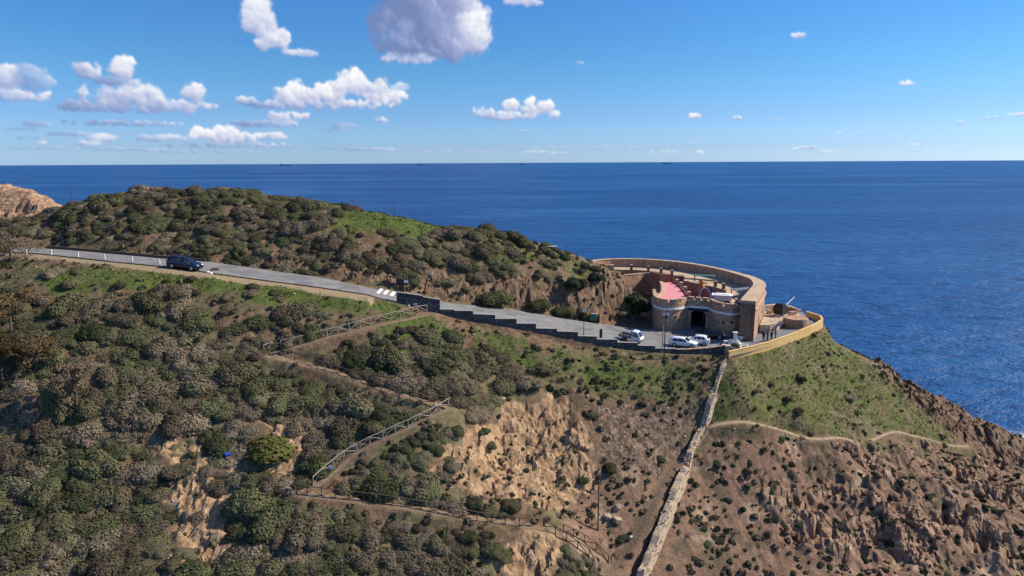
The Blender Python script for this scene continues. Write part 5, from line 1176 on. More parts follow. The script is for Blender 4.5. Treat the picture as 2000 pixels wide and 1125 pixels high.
for (px, py, w, l, lb) in [(1452, 676, 1.3, .9, 'white square kerb frame on the paving right of the monument'), (1423, 672, 1.5, .8, 'white low block left of the monument beside the black saloon'), (1418, 679, 1.2, .6, 'white low block at the corner of the stone wall')]:
    q = Pz(px, py, 26.57); t = thing('kerb_frame' if 'frame' in lb else 'stone_bench', lb, 'kerb' if 'frame' in lb else 'bench', (q[0], q[1], 26.565), -.3)
    if 'frame' in lb:
        for (x, y, a, b_) in ((0, -l / 2, w, .15), (0, l / 2, w, .15), (-w / 2 + .075, 0, .15, l - .15), (w / 2 - .075, 0, .15, l - .15)): MB().box((x, y, .1), (a, b_, .2)).build('kerb_stone', 'white_paint', t)
    else:
        MB().box((0, 0, .42), (w, l, .14)).build('seat', 'white_wash', t)
        for s in (-1, 1): MB().box((s * w * .36, 0, .17), (.2, l * .8, .35)).build('leg', 'white_wash', t)
# handrail on the right tower foot
q = Pz(1398, 650, 26.56); hr_ = thing('handrail', 'curved metal handrail at the foot of the right gate tower', 'handrail', (q[0], q[1] - .4, 26.56), -.4)
MB().tube((-.9, 0, 1.0), (.9, 0, .5), .03, n=6).build('rail', 'steel_pale', hr_)
for x, h in ((-.85, .98), (0, .75), (.85, .5)): MB().tube((x, 0, 0), (x, 0, h), .025, n=6).build('post', 'grey_metal', hr_)
# utility pole on the slope, hill structures, litter
q = hit(1168, 1036); up = thing('utility_pole', 'thin dark wooden pole standing on the slope beside the boulders', 'pole', q); MB().tube((0, 0, -.3), (0, 0, 6.4), .10, .075, 8).build('shaft', 'wood_dark', up); MB().box((0, 0, 6.3), (.3, .1, .08)).build('cap_iron', 'grey_metal', up)
def crest(px, py): 
    for k in range(60):
        q = hit(px, py + k)
        if q is not None: return q
q = crest(1075, 489); vp = thing('viewing_platform', 'small pale slab table on the hill crest above the fort', 'platform', (q[0], q[1], q[2])); MB().box((0, 0, .75), (2.6, 1.2, .1)).build('slab', 'concrete', vp)
for (a, b_) in ((-1.1, -.4), (1.1, -.4), (-1.1, .4), (1.1, .4)): MB().box((a, b_, .3), (.12, .12, .82)).build('leg', 'concrete', vp)
def hoop(px, py, r, label):
    q = crest(px, py); t = thing('iron_hoop', label, 'hoop', (q[0], q[1], q[2]), .2, 'rusty hoops on the hilltop'); mb = MB(); A = np.linspace(0, math.pi, 13); pts_ = [(r * math.cos(a), 0, 1.3 + r * math.sin(a)) for a in A]
    for a, b_ in zip(pts_[:-1], pts_[1:]): mb.tube(a, b_, .04, n=5)
    mb.build('arch', 'bin_orange', t)
    for s in (-1, 1): MB().tube((s * r, 0, -.2), (s * r, 0, 1.3), .04, n=5).build('upright', 'bin_orange', t)
hoop(690, 412, .55, 'rusty iron hoop among the shrubs left of the green meadow'); hoop(699, 424, .6, 'rusty iron hoop standing on the green meadow')
for (px, py, h, lb) in [(770, 411, 1.3, 'thin pole on the skyline right of the meadow'), (134, 400, 2.0, 'left thin dark pole on the skyline of the bushy hill'), (142, 399, 2.6, 'right thin dark pole on the skyline of the bushy hill')]:
    q = crest(px, py); t = thing('marker_pole', lb, 'pole', q); MB().tube((0, 0, -.2), (0, 0, h + 1.2), .06, .05, 6).build('shaft', 'wood_dark', t); MB().box((0, 0, h + 1.2), (.14, .14, .08)).build('cap', 'wood_dark', t)
q = hit(445, 893); bt = thing('plastic_drum', 'small blue plastic drum lying among the shrubs', 'drum', (q[0], q[1], q[2] + .2), .6); MB().tube((-.3, 0, .15), (.3, 0, .15), .24, n=14).build('shell', 'blue_plastic', bt); MB().tube((-.33, 0, .15), (-.3, 0, .15), .2, n=14).build('lid', 'blue_plastic', bt)

# ------------------------------------------------------------------ wooden railings of the footpath
rf = random.Random(9)
def fence(pxs, label, mat, step=1.5, hgt=1.05):
    g = [hit(px, min(py, 1190)) for px, py in pxs]; line = resample([q[:2] for q in g], step)
    base = [np.array([x, y, float(zt(x, y))]) for x, y in line]; t = thing('wooden_railing', label, 'railing', base[0])
    tops = [b_ + np.array([rf.uniform(-.03, .03), rf.uniform(-.03, .03), hgt + rf.uniform(-.04, .04)]) for b_ in base]
    for b_, tp in zip(base, tops): WB().tube(tuple(b_ - [0, 0, .2]), tuple(tp), .06, .055, 6).build('post', mat, t)
    for i in range(len(base) - 1):
        WB().tube(tuple(tops[i] + [0, 0, -.03]), tuple(tops[i + 1] + [0, 0, -.03]), .058, .052, 6).build('top_rail', mat, t)
        a, b_ = (tops[i], base[i + 1]) if i % 2 else (base[i], tops[i + 1]); o_ = np.array([0, 0, .1]) if i % 2 else np.array([0, 0, -.1])
        WB().tube(tuple(a - (o_ if i % 2 else -np.array([0, 0, .1]))), tuple(b_ + (np.array([0, 0, .1]) if i % 2 else o_)), .045, n=5).build('brace', mat, t)
fence([(834, 609), (770, 624), (700, 642), (640, 657), (585, 671), (548, 680)], 'uppermost wooden railing climbing to the stone wall', 'wood_pale')
fence([(516, 690), (533, 681)], 'tiny wooden railing end at the upper hairpin bend', 'wood_pale', 1.2)
fence([(531, 688), (575, 702), (640, 724), (690, 740), (730, 752), (790, 777), (848, 797)], 'dark wooden railing descending rightwards below the upper hairpin bend', 'wood_dark')
fence([(845, 787), (876, 790)], 'short wooden rail across the middle hairpin bend', 'wood_dark', 1.4)
fence([(876, 793), (850, 810), (800, 835), (740, 861), (700, 880), (672, 896), (640, 922), (612, 948)], 'sun bleached wooden railing descending leftwards from the middle bend', 'wood_pale')  # paler wood than the neighbouring runs
fence([(576, 961), (602, 967), (660, 973), (720, 980), (760, 986), (815, 994), (870, 1004), (920, 1015), (990, 1024), (1030, 1031), (1062, 1029)], 'long dark wooden railing along the lowest level stretch of path', 'wood_dark')
fence([(1064, 1030), (1092, 1052), (1130, 1074), (1155, 1092), (1163, 1112), (1155, 1135)], 'wooden railing on the outer side of the final stepped descent', 'wood_dark', 1.4)
fence([(1100, 1040), (1124, 1050), (1150, 1063), (1175, 1080), (1188, 1100)], 'wooden railing on the inner side of the final stepped descent', 'wood_dark', 1.4)
# ------------------------------------------------------------------ ships on the horizon
def ship(px, py, ln, label):
    d = 18000.0; r = pix_dir(px, py); k = d / math.hypot(r[0], r[1]); x, y = r[0] * k, r[1] * k; az_ = math.atan2(x, y)
    t = thing('cargo_ship', label, 'ship', (x, y, 0), -az_, 'ships on the horizon'); h = ln * .055
    hp = [(-ln / 2, h), (-ln / 2 + ln * .03, 0), (ln / 2 - ln * .06, 0), (ln / 2, h * 1.25), (ln * .2, h)]; n = len(hp)
    MB().add([(a, -ln * .07, z) for a, z in hp] + [(a, ln * .07, z) for a, z in hp], [(i, (i + 1) % n, n + (i + 1) % n, n + i) for i in range(n)] + [tuple(range(n))[::-1], tuple(range(n, 2 * n))]).build('hull', 'ship_grey', t)
    MB().box((-ln * .36, 0, h * 1.9), (ln * .13, ln * .1, h * 1.8)).build('bridge', 'ship_grey', t); MB().box((-ln * .40, 0, h * 3.1), (ln * .035, ln * .04, h * .7)).build('funnel', 'ship_grey', t)
    for k_ in range(4): MB().box((-ln * .2 + k_ * ln * .14, 0, h * 1.3), (ln * .1, ln * .1, h * .8)).build('deck_cargo', 'ship_grey', t)
for (px, py, ln, lb) in [(558, 319.5, 190, 'leftmost dark ship on the horizon under the clouds'), (823, 318.5, 120, 'second ship from the left on the horizon'), (927, 318, 70, 'smallest faint ship on the horizon in the middle'), (1020, 317.5, 110, 'fourth ship from the left on the horizon'), (1303, 315.5, 150, 'rightmost ship on the horizon')]: ship(px, py, ln * 1.5, lb)
# ------------------------------------------------------------------ plants
rp = random.Random(21); nr_ = np.random.default_rng(21)
def foliage(name, lo, mid, hi, rough=.75, hue=.42, blend=None):
    mt, t, b = matte(name, rough); oi = t.new('ShaderNodeObjectInfo'); p = pos(t)
    n = t.noise(p, 2.2, 4, .7); f = t.noise(p, 11, 2, .6)
    v = t.math('ADD', t.math('MULTIPLY', n, .55), t.math('ADD', t.math('MULTIPLY', f, .45), t.math('MULTIPLY_ADD', oi.outputs['Random'], hue, -hue / 2)))
    c = t.ramp(v, [(.28, lo), (.5, mid), (.74, hi)])
    if blend: c = t.mix(t.math('MULTIPLY', t.sstep(t.noise(p, .42, 4, .6), .46, .62), .62), c, blend)
    t.put(b.inputs['Base Color'], c); b.inputs['Specular IOR Level'].default_value = .15
    tr = t.new('ShaderNodeBsdfTranslucent'); t.put(tr.inputs[0], c); ms = t.new('ShaderNodeMixShader'); ms.inputs[0].default_value = .12
    t.l.new(b.outputs[0], ms.inputs[1]); t.l.new(tr.outputs[0], ms.inputs[2]); t.l.new(ms.outputs[0], t.n['Material Output'].inputs[0]); return mt
foliage('leaf_green', (0.04, 0.047, 0.02), (0.084, 0.093, 0.04), (0.15, 0.152, 0.07), blend=(.13, .105, .062))
foliage('leaf_greygreen', (0.064, 0.06, 0.03), (0.128, 0.118, 0.062), (0.208, 0.186, 0.106), blend=(.15, .115, .075))
foliage('leaf_dry', (0.078, 0.058, 0.038), (0.165, 0.126, 0.084), (0.26, 0.206, 0.142), blend=(.085, .088, .045))
foliage('leaf_yellow', (.034, .040, .011), (.066, .072, .018), (.115, .112, .028))
foliage('leaf_rust', (0.06, 0.04, 0.018), (0.13, 0.085, 0.04), (0.22, 0.15, 0.07))
foliage('leaf_straw', (.15, .105, .062), (.26, .19, .115), (.38, .29, .19))
foliage('leaf_dark', (0.014, 0.022, 0.01), (0.03, 0.042, 0.018), (0.056, 0.07, 0.03))
foliage('leaf_grass', (.040, .065, .010), (.085, .125, .020), (.15, .19, .035))
foliage('leaf_drygrass', (.11, .085, .04), (.20, .16, .08), (.32, .27, .15))
plain('bark', (.11, .08, .06), .9, var=.4, sc=6); plain('stone_loose', (.30, .225, .155), .95, var=.6, sc=.9)
def quads_mesh(name, C, A, B, mat, extra=None, mats=None, midx=None):
    """quads with centres C and half axes A, B (n x 3 each), plus an extra (verts, faces)"""
    n = len(C); V = np.stack([C - A - B, C + A - B, C + A + B, C - A + B], 1).reshape(-1, 3)
    loops = np.arange(4 * n); tot = np.full(n, 4); me = bpy.data.meshes.new(name)
    if extra is not None:
        ev, ef = extra; o = len(V); V = np.concatenate([V, ev]); loops = np.concatenate([loops, (ef + o).ravel()]); tot = np.concatenate([tot, np.full(len(ef), ef.shape[1])])
    st = np.concatenate([[0], np.cumsum(tot)[:-1]])
    me.vertices.add(len(V)); me.vertices.foreach_set('co', V.ravel()); me.loops.add(len(loops)); me.loops.foreach_set('vertex_index', loops.astype(np.int32)); me.polygons.add(len(tot)); me.polygons.foreach_set('loop_start', st.astype(np.int32)); me.polygons.foreach_set('loop_total', tot.astype(np.int32))
    for m_ in (mats or [mat]): me.materials.append(MATS[m_])
    if midx is not None: me.polygons.foreach_set('material_index', midx.astype(np.int32))
    me.update(); return me
def unit(v): return v / (np.linalg.norm(v, axis=-1, keepdims=True) + 1e-9)
def ico(sub=2):
    bm = bmesh.new(); bmesh.ops.create_icosphere(bm, subdivisions=sub, radius=1); v = np.array([x.co[:] for x in bm.verts]); f = np.array([[q.index for q in p_.verts] for p_ in bm.faces]); bm.free(); return v, f
ICV, ICF = ico(2); IBV, IBF = ico(1)
def shrub_mesh(name, mat, seed, nleaf=1300, flat=.72, leaf=.075, twig=0.0, nl=6, core=.80):
    g = np.random.default_rng(seed); L = []
    for k in range(nl):
        a = g.uniform(0, 2 * math.pi); d = g.uniform(.3, .72) if k else 0; r = g.uniform(.28, .54) if k else .56
        L.append((math.cos(a) * d, math.sin(a) * d, r * g.uniform(.35, .75) * flat + .05, r))
    L = np.array(L); pk = g.choice(nl, nleaf * 3, p=L[:, 3] ** 2 / (L[:, 3] ** 2).sum()); dirs = unit(g.normal(size=(nleaf * 3, 3))); dirs[:, 2] = np.where(dirs[:, 2] < -.35, -dirs[:, 2], dirs[:, 2])
    rough = 1 + g.normal(size=nleaf * 3) * .10
    P_ = L[pk, :3] + dirs * (L[pk, 3] * rough)[:, None] * np.array([1, 1, flat])
    ins = np.zeros(len(P_), bool)
    for k in range(nl):
        dd = np.linalg.norm((P_ - L[k, :3]) / np.array([1, 1, flat]), axis=1); ins |= (dd < L[k, 3] * .86) & (pk != k)
    ok = ~ins & (P_[:, 2] > -.05); P_, N_ = P_[ok][:nleaf], dirs[ok][:nleaf]; n = len(P_)
    if twig: # thin outward twigs with sparse leaves
        ax = unit(N_ + g.normal(size=(n, 3)) * .35 + np.array([0, 0, .35])); sd_ = unit(np.cross(ax, g.normal(size=(n, 3)))); ln = g.uniform(.6, 1.5, n)[:, None] * leaf * 1.7
        A = ax * ln; B = sd_ * leaf * twig * g.uniform(.6, 1.3, n)[:, None]
    else:
        nn = unit(N_ * 1.0 + g.normal(size=(n, 3)) * .36 + np.array([0, 0, .25])); A = unit(np.cross(nn, g.normal(size=(n, 3)))); B = np.cross(nn, A); s_ = g.uniform(.6, 1.35, n)[:, None] * leaf; A = A * s_; B = B * s_ * .8
    EV = []; EF = []
    for k in range(nl):
        ns = 1 + .10 * np.sin(ICV @ g.normal(size=3) * 5) ; v = L[k, :3] + ICV * ns[:, None] * L[k, 3] * core * np.array([1, 1, flat]); EF.append(ICF + len(EV) * len(ICV)); EV.append(v)
    EV = np.concatenate(EV); EF = np.concatenate(EF)
    return quads_mesh(name, P_, A, B, mat, (EV, EF))
VAR = {'green': [shrub_mesh('green_shrub', 'leaf_green', 100 + i, 2800, .66, .038, nl=7) for i in range(5)],
       'grey': [shrub_mesh('grey_green_shrub', 'leaf_greygreen', 200 + i, 2800, .58, .038, nl=8) for i in range(5)],
       'dry': [shrub_mesh('dry_shrub', 'leaf_dry', 300 + i, 2700 if i < 4 else 2600, .56, .038 if i < 4 else .034, 0.0, 8, .80) for i in range(5)],
       'yellow': [shrub_mesh('yellow_green_shrub', 'leaf_yellow', 400 + i, 1500, .7, .055) for i in range(2)],
       'dark': [shrub_mesh('dark_shrub', 'leaf_dark', 500 + i, 1300, .8, .06) for i in range(3)],
       'cushion': [shrub_mesh('cushion_shrub', 'leaf_dark', 600 + i, 220, .7, .15, nl=3) for i in range(3)],
       'cushiondry': [shrub_mesh('dry_cushion_shrub', 'leaf_dry', 650 + i, 260, .6, .14, .4, nl=3) for i in range(3)]}
NAMES = {'green': 'green_shrub', 'grey': 'grey_green_shrub', 'dry': 'dry_shrub', 'yellow': 'yellow_green_shrub', 'dark': 'dark_shrub', 'cushion': 'cushion_shrub', 'cushiondry': 'dry_cushion_shrub'}
LOOK = {'green': 'rounded dark green shrub', 'grey': 'rounded grey-green shrub', 'dry': 'twiggy grey-brown shrub', 'yellow': 'yellow-green shrub', 'dark': 'dense very dark green shrub', 'cushion': 'small dark cushion shrub', 'cushiondry': 'small brown cushion shrub'}
def proj(p_):
    q = np.asarray(p_, float) - C0; d = q @ Fv; return 1000 + FPX * (q @ Rv) / d, 562.5 - FPX * (q @ Uv) / d, d
def visible(x, y, z):
    t_ = np.linspace(.45, .985, 90); px_ = x * t_; py_ = y * t_; pz_ = CAM_H + (z - CAM_H) * t_; return bool(np.all(zt(px_, py_) < pz_ + .15))
def put_shrub(kind, x, y, r, label, group, sq=1.0, sink=.12, fix=False):
    o = bpy.data.objects.new(NAMES[kind], rp.choice(VAR[kind])); col.objects.link(o); z = float(min(zt(x, y), (zt(x + r * .5, y - r * .5) + zt(x - r * .5, y - r * .5)) / 2 + .15))
    o.location = (x, y, z - sink * r); h_ = max(.6, r * .8); nv = Vector((float(zt(x - h_, y) - zt(x + h_, y)) / (2 * h_), float(zt(x, y - h_) - zt(x, y + h_)) / (2 * h_), 1.0)); nv.x *= .55; nv.y *= .55
    o.rotation_euler = (nv.normalized().to_track_quat('Z', 'Y') @ Matrix.Rotation(rp.uniform(0, 6.28), 3, 'Z').to_quaternion()).to_euler(); o.scale = (r * rp.uniform(.78, 1.32), r * rp.uniform(.8, 1.15), r * sq * rp.choice((rp.uniform(.6, .95), rp.uniform(.8, 1.35))))
    if fix: o.scale = (r * 1.12, r * 1.12, r * sq * 1.1); o.rotation_euler = (0, 0, rp.uniform(0, 6))
    return tag(o, label, 'shrub', group)
# shrubs one can point at: picture x, foot y, width, kind, label
named = [(512, 898, 118, 'yellow', 'large yellow-green bush just right of the blue drum', .7), (725, 848, 62, 'green', 'solitary round green bush above the sun bleached railing', .9), (440, 822, 54, 'green', 'round green bush beside the bare earth strip on the left slope', .8), (955, 598, 72, 'green', 'largest green bush at the foot of the rocky road bank', .8), (1045, 608, 52, 'green', 'left of two twin green bushes at the road bank', .8), (1096, 618, 48, 'green', 'right of two twin green bushes at the road bank', .8),
    (866, 560, 44, 'grey', 'grey-green bush behind the upper street lamp', .9), (903, 568, 24, 'green', 'small round green bush right of the upper street lamp', .9), (1138, 612, 34, 'grey', 'grey-green bush just above the green waste container', .9), (1116, 562, 52, 'dark', 'dark bush on the brow of the rocky bank', .7), (1163, 545, 36, 'dark', 'dark bush on the brow nearest the fort', .8), (1194, 585, 16, 'dark', 'small dark bush clinging to the rock face near the fort', 1.0), (1143, 626, 30, 'dark', 'black-green bush directly left of the waste container', .8),
    (1248, 622, 48, 'dark', 'dark bush in the shade against the left gate tower', 1.5), (1232, 598, 44, 'dark', 'dark bush on the bank above the left gate tower', 1.0), (1215, 622, 34, 'grey', 'grey-green bush between the no parking sign and the gate tower', .8), (416, 530, 22, 'dry', 'dry little bush beside stones in front of the minivan', .9), (1189, 925, 36, 'yellow', 'olive green bush beside the scree', .9), (1136, 946, 28, 'green', 'single green bush at the edge of the sandy outcrop', .9), (997, 1003, 42, 'green', 'green bush directly above the lowest railing', .9),
    (916, 1062, 44, 'green', 'upper of three green bushes below the lowest railing', .9), (958, 1088, 44, 'green', 'lower right of three green bushes below the lowest railing', .9), (918, 1090, 36, 'green', 'lower left of three green bushes below the lowest railing', .9), (1287, 903, 28, 'cushion', 'dark bush beside the gap in the rubble wall', .8), (1214, 1064, 34, 'dark', 'dark bush in the shadow of the rubble wall', .7), (1657, 783, 44, 'dry', 'largest brown bush on the green coastal slope', .6), (1562, 748, 26, 'cushiondry', 'brown tuft bush near the yellow wall', .8),
    (1473, 773, 26, 'cushiondry', 'brown tuft bush low on the green slope at the left', .7), (1506, 757, 22, 'cushiondry', 'brown tuft bush in the middle of the green slope', .7), (1536, 786, 22, 'cushiondry', 'brown tuft bush above the narrow track', .7), (1560, 808, 26, 'cushiondry', 'brown tuft bush nearest the narrow track', .7), (1503, 803, 20, 'cushiondry', 'brown tuft bush left of the track bend', .7), (1590, 660, 14, 'cushiondry', 'brown bush against the far end of the yellow wall', .9), (1560, 673, 10, 'cushiondry', 'tiny brown bush against the middle of the yellow wall', .9),
    (1030, 760, 60, 'dry', 'grey-brown bush at the upper edge of the sandy outcrop', .8), (1055, 735, 56, 'green', 'green bush above the sandy outcrop', .9), (1155, 820, 36, 'green', 'green bush at the right end of the sandy outcrop', .8), (945, 850, 30, 'green', 'green bush on the left edge of the sandy outcrop', .9), (955, 880, 28, 'green', 'lower green bush on the left edge of the sandy outcrop', .9), (488, 950, 60, 'green', 'tall green bush above the yellow rock outcrop', .9), (360, 925, 90, 'dry', 'wide purple-brown bush at the head of the yellow rock outcrop', .5)]
taken = []
for (px, py, w, k, lb, sq) in named:
    q = hit(px, py)
    if q is None: q = crest(px, py)
    d = (q - C0) @ Fv; r = w / 2 / FPX * d; y_ = q[1] + r * .6
    put_shrub(k, q[0], y_, r * 1.02, lb, None, sq, .1, True); taken.append((q[0], y_, r))
# thickets
zones = [([(-40, 560), (100, 585), (300, 592), (500, 618), (640, 634), (720, 660), (840, 650), (955, 668), (1010, 720), (985, 770), (920, 840), (850, 900), (900, 955), (990, 1000), (1010, 1040), (960, 1150), (-40, 1150)], 'slope'),
         ([(-30, 450), (90, 412), (270, 380), (400, 375), (580, 390), (690, 404), (655, 432), (700, 452), (850, 462), (880, 438), (1000, 470), (1120, 508), (1200, 560), (1150, 600), (1080, 600), (960, 580), (820, 555), (640, 535), (430, 506), (330, 496), (-30, 476)], 'hill'),
         ([(100, 530), (330, 532), (640, 580), (700, 610), (500, 600), (300, 575), (60, 565)], 'verge')]
no_px = sand_px
no_w = [gpoly(p_) for p_ in no_px]; bank_w = [gpoly(p_) for p_ in bank_px[:2]]; brow_w = [gpoly([(870, 452), (1000, 474), (1170, 535), (1120, 548), (980, 505)])]; meadow_w = [gpoly(p_) for p_ in (grass_px[0], grass_px[7], grass_px[8], [(740, 700), (900, 690), (960, 640), (870, 640)])]
earth_w = [gpoly(p_) for p_ in ([(380, 800), (470, 780), (560, 810), (600, 880), (520, 830), (400, 850)], [(290, 830), (420, 850), (440, 900), (300, 900)], [(620, 880), (560, 900), (580, 940), (640, 900)], [(850, 770), (960, 830), (900, 850)])]
pathpts = np.concatenate([trail, gully])
shr = []
for poly, zn in zones:
    w = gpoly([p_ for p_ in poly]); xs_, ys_ = zip(*w); x0, x1, y0, y1 = min(xs_), max(xs_), min(ys_), max(ys_)
    ncand = {'slope': 16000, 'hill': 9000, 'verge': 40}[zn]
    if zn == 'hill':  # the crest and a little beyond it
        w = [(x, y + (2.0 if y > 112 else 0)) for x, y in w]; y1 += 2
    cx_ = nr_.uniform(x0, x1, ncand); cy_ = nr_.uniform(y0, y1, ncand); ok = in_poly(cx_, cy_, w)
    drym = fbm(cx_ / 9, cy_ / 9, 3, 95); ok &= fbm(cx_ / 5.5, cy_ / 5.5, 3, 93) > -.33
    inany = lambda polys: np.any([in_poly(cx_, cy_, p_) for p_ in polys], axis=0)
    rnd = nr_.random((5, ncand)); ok &= ~(np.any([sdist(cx_, cy_ + (.8 if i_ == 1 else 0), p_) > (-1.3 if i_ == 1 else -.9) for i_, p_ in enumerate(no_w)], axis=0) & (rnd[0] > .06)); ok &= ~(inany(bank_w[:1]) & (rnd[1] > .10)); ok &= ~(inany(bank_w[1:]) & (rnd[1] > .5)); ok &= ~(inany(meadow_w) & (rnd[2] > .10)); ok &= ~(inany(brow_w) & (rnd[2] > .35)); ok &= ~(inany(earth_w) & (rnd[3] > .30))
    ok &= ~((cx_ < 24) & (cy_ > ynear(cx_) - 1.8) & (cy_ < yfar(cx_) + .9))
    if zn == 'slope': ok &= ~((cx_ > -6) & (cy_ < 92) & (rnd[4] > .5))
    for i in np.nonzero(ok)[0]:
        x, y = cx_[i], cy_[i]
        r = rp.choice((rp.uniform(.6, 1.1), rp.uniform(1.0, 1.7), rp.uniform(1.5, 2.5), rp.uniform(1.5, 2.5)))
        dp = np.hypot(pathpts[:, 0] - x, pathpts[:, 1] - y); kp = int(dp.argmin())
        if dp[kp] < (.9 + r * .85 if y < pathpts[kp, 1] else .55 + r * .45): continue
        if zn == 'hill' and x > 2: r *= .6
        if zn == 'hill' and y - float(yfar(x)) < 5: r *= .7
        shr.append((r, x, y, zn, drym[i]))
for _ in range(1600):              # bank on the lower side of the footpath
    k_ = rp.randrange(len(trail)); x, y = trail[k_, 0] + rp.uniform(-1, 1), trail[k_, 1] - rp.uniform(1.8, 4.5); r = rp.uniform(.4, 1.0)
    if np.hypot(pathpts[:, 0] - x, pathpts[:, 1] - y).min() < .9 + r * .9 or any(sdist(np.array([x]), np.array([y]), p_)[0] > -.5 for p_ in no_w): continue
    shr.append((r, x, y, 'slope', float(fbm(np.array([x / 9]), np.array([y / 9]), 3, 95)[0])))
shr.sort(key=lambda s_: -s_[0]); cellg = {}; keep = []
def near(x, y, r, k):
    ci, cj = int(x // 4), int(y // 4)
    for a in (-1, 0, 1):
        for b_ in (-1, 0, 1):
            for (qx, qy, qr) in cellg.get((ci + a, cj + b_), ()):
                if math.hypot(x - qx, y - qy) < k * (r + qr): return True
    return False
for (x, y, r) in taken: cellg.setdefault((int(x // 4), int(y // 4)), []).append((x, y, r * 1.15))
fill_px = [(660, 1050, 70), (720, 1060, 70), (790, 1064, 74), (850, 1074, 70), (620, 1052, 60), (600, 1090, 70), (690, 1100, 76), (780, 1110, 80),
    (780, 905, 56), (830, 895, 54), (740, 930, 56), (800, 945, 56), (860, 935, 56), (700, 945, 44), (880, 905, 50), (930, 985, 40), (840, 868, 40)]
for (px, py, w) in fill_px:
    q = hit(px, py); r = w / 2 / FPX * ((q - C0) @ Fv); shr.append((r + 9, q[0], q[1] + r * .3, 'slope', rp.uniform(-.5, .4)))
rp.shuffle(shr)
shr.sort(key=lambda s_: -round(s_[0] * 2))
for (r, x, y, zn, dm) in shr:
    forced = r > 8; r = r - 9 if forced else r
    if forced and near(x, y, r, .22): continue
    sl_ = abs(float(zt(x, y + .8) - zt(x, y - .8))) / 1.6
    if not forced and near(x, y, r, .46 - .12 * min(1, sl_)): continue
    z = float(zt(x, y))
    if not forced and not visible(x, y, z + r * 1.1): continue
    px, py, d = proj((x, y, z))
    if px < -60 or px > 2060 or py > 1190: continue
    cellg.setdefault((int(x // 4), int(y // 4)), []).append((x, y, r)); u = dm * 1.2 + rp.uniform(-.55, .55)
    k = ('dry' if u > .10 else 'green' if u < -.22 else 'grey'); keep.append((r / d, k, x, y, r, px, py, zn))
LAND = [(358, 512, 'the navy minivan'), (755, 572, 'the painted crossing stripes'), (792, 560, 'the barred metal screen'), (844, 556, 'the upper street lamp'), (525, 676, 'the upper hairpin bend of the path'), (873, 786, 'the middle hairpin bend of the path'), (582, 948, 'the lower hairpin bend of the path'), (445, 890, 'the blue drum'),
    (150, 750, 'the pale straw brown tree'), (22, 610, 'the upper rust leaved tree'), (6, 700, 'the lower rust leaved tree'), (72, 690, 'the smallest rust leaved tree'), (22, 475, 'the twiggy tree by the road'), (360, 905, 'the wide purple-brown bush'), (395, 1020, 'the yellow rock outcrop'), (1040, 860, 'the sandy outcrop'), (725, 832, 'the solitary round green bush'), (440, 806, 'the bare earth bush'),
    (488, 930, 'the tall outcrop bush'), (935, 1072, 'the three green bushes'), (750, 425, 'the green hilltop meadow'), (690, 402, 'the rusty hoops'), (1075, 490, 'the slab table on the crest'), (955, 580, 'the largest bush at the road bank'), (1160, 620, 'the green waste container'), (1185, 522, 'the left end of the fort wall'), (60, 400, 'the bare rocky headland'), (745, 852, 'the sun bleached railing'),
    (800, 988, 'the middle of the lowest railing'), (690, 636, 'the uppermost railing'), (690, 736, 'the dark railing'), (1168, 990, 'the utility pole'), (1340, 872, 'the gap in the rubble wall'), (1245, 1100, 'the foot of the rubble wall'), (1300, 990, 'the middle of the rubble wall'), (1200, 1005, 'the three pale boulders'), (1250, 840, 'the scree patch'), (1475, 826, 'the bend of the narrow track'),
    (1650, 858, 'the end of the narrow track'), (1745, 845, 'the short coast track'), (2, 1120, 'the bottom left corner'), (1996, 1120, 'the bottom right corner'), (700, 1122, 'the bottom edge centre'), (4, 860, 'the middle of the left edge'), (138, 395, 'the two skyline poles'), (1657, 775, 'the largest brown bush'), (1605, 632, 'the far end of the yellow wall'), (1422, 690, 'the stone end pillar'), (1297, 695, 'the floodlight pole'), (1500, 1122, 'the lower right bottom edge'), (1780, 1000, 'the middle of the rocky slope'), (1990, 880, 'the surf at the right edge'), (1000, 640, 'the stepped road wall'), (250, 620, 'the roadside grass strip'), (560, 560, 'the straight stretch of road'), (260, 880, 'the bare earth left of the drum')]
ORD = ['nearest', 'second nearest', 'third nearest', 'fourth nearest', 'fifth nearest', 'sixth nearest', 'seventh nearest', 'eighth nearest', 'ninth nearest', 'tenth nearest', 'eleventh nearest', 'twelfth nearest']
def name_all(items):               # items: (key, look, px, py) -> label and group for each key
    b_ = {}; res = {}
    for (key, look, px, py) in items:
        d, lx, ly, nm = min((math.hypot(px - lx, py - ly), lx, ly, nm) for lx, ly, nm in LAND); dx, dy = px - lx, py - ly
        side = ('right of' if dx > 0 else 'left of') if abs(dx) > abs(dy) * 1.2 else ('below' if dy > 0 else 'above'); b_.setdefault((look, side, nm), []).append((d, key))
    for (look, side, nm), l_ in b_.items():
        for i_, (d, key) in enumerate(sorted(l_, key=lambda q_: q_[0])):
            res[key] = (f'{look} {ORD[i_]} {side} {nm}' if i_ < len(ORD) else f'{look} among those farthest {side} {nm}', f'shrubs {side} {nm}')
    return res
keep.sort(reverse=True); cnt = {}; rest = []; indiv = []
for (sz_, k, x, y, r, px, py, zn) in keep:
    cnt[k] = cnt.get(k, 0) + 1
    if cnt[k] > 300: rest.append((k, x, y, r)); continue
    indiv.append((k, x, y, r, px, py))
nm_ = name_all([(i_, LOOK[q_[0]], q_[4], q_[5]) for i_, q_ in enumerate(indiv)])
for i_, (k, x, y, r, px, py) in enumerate(indiv): put_shrub(k, x, y, r, *nm_[i_])
print('SHRUBS', cnt, len(rest))
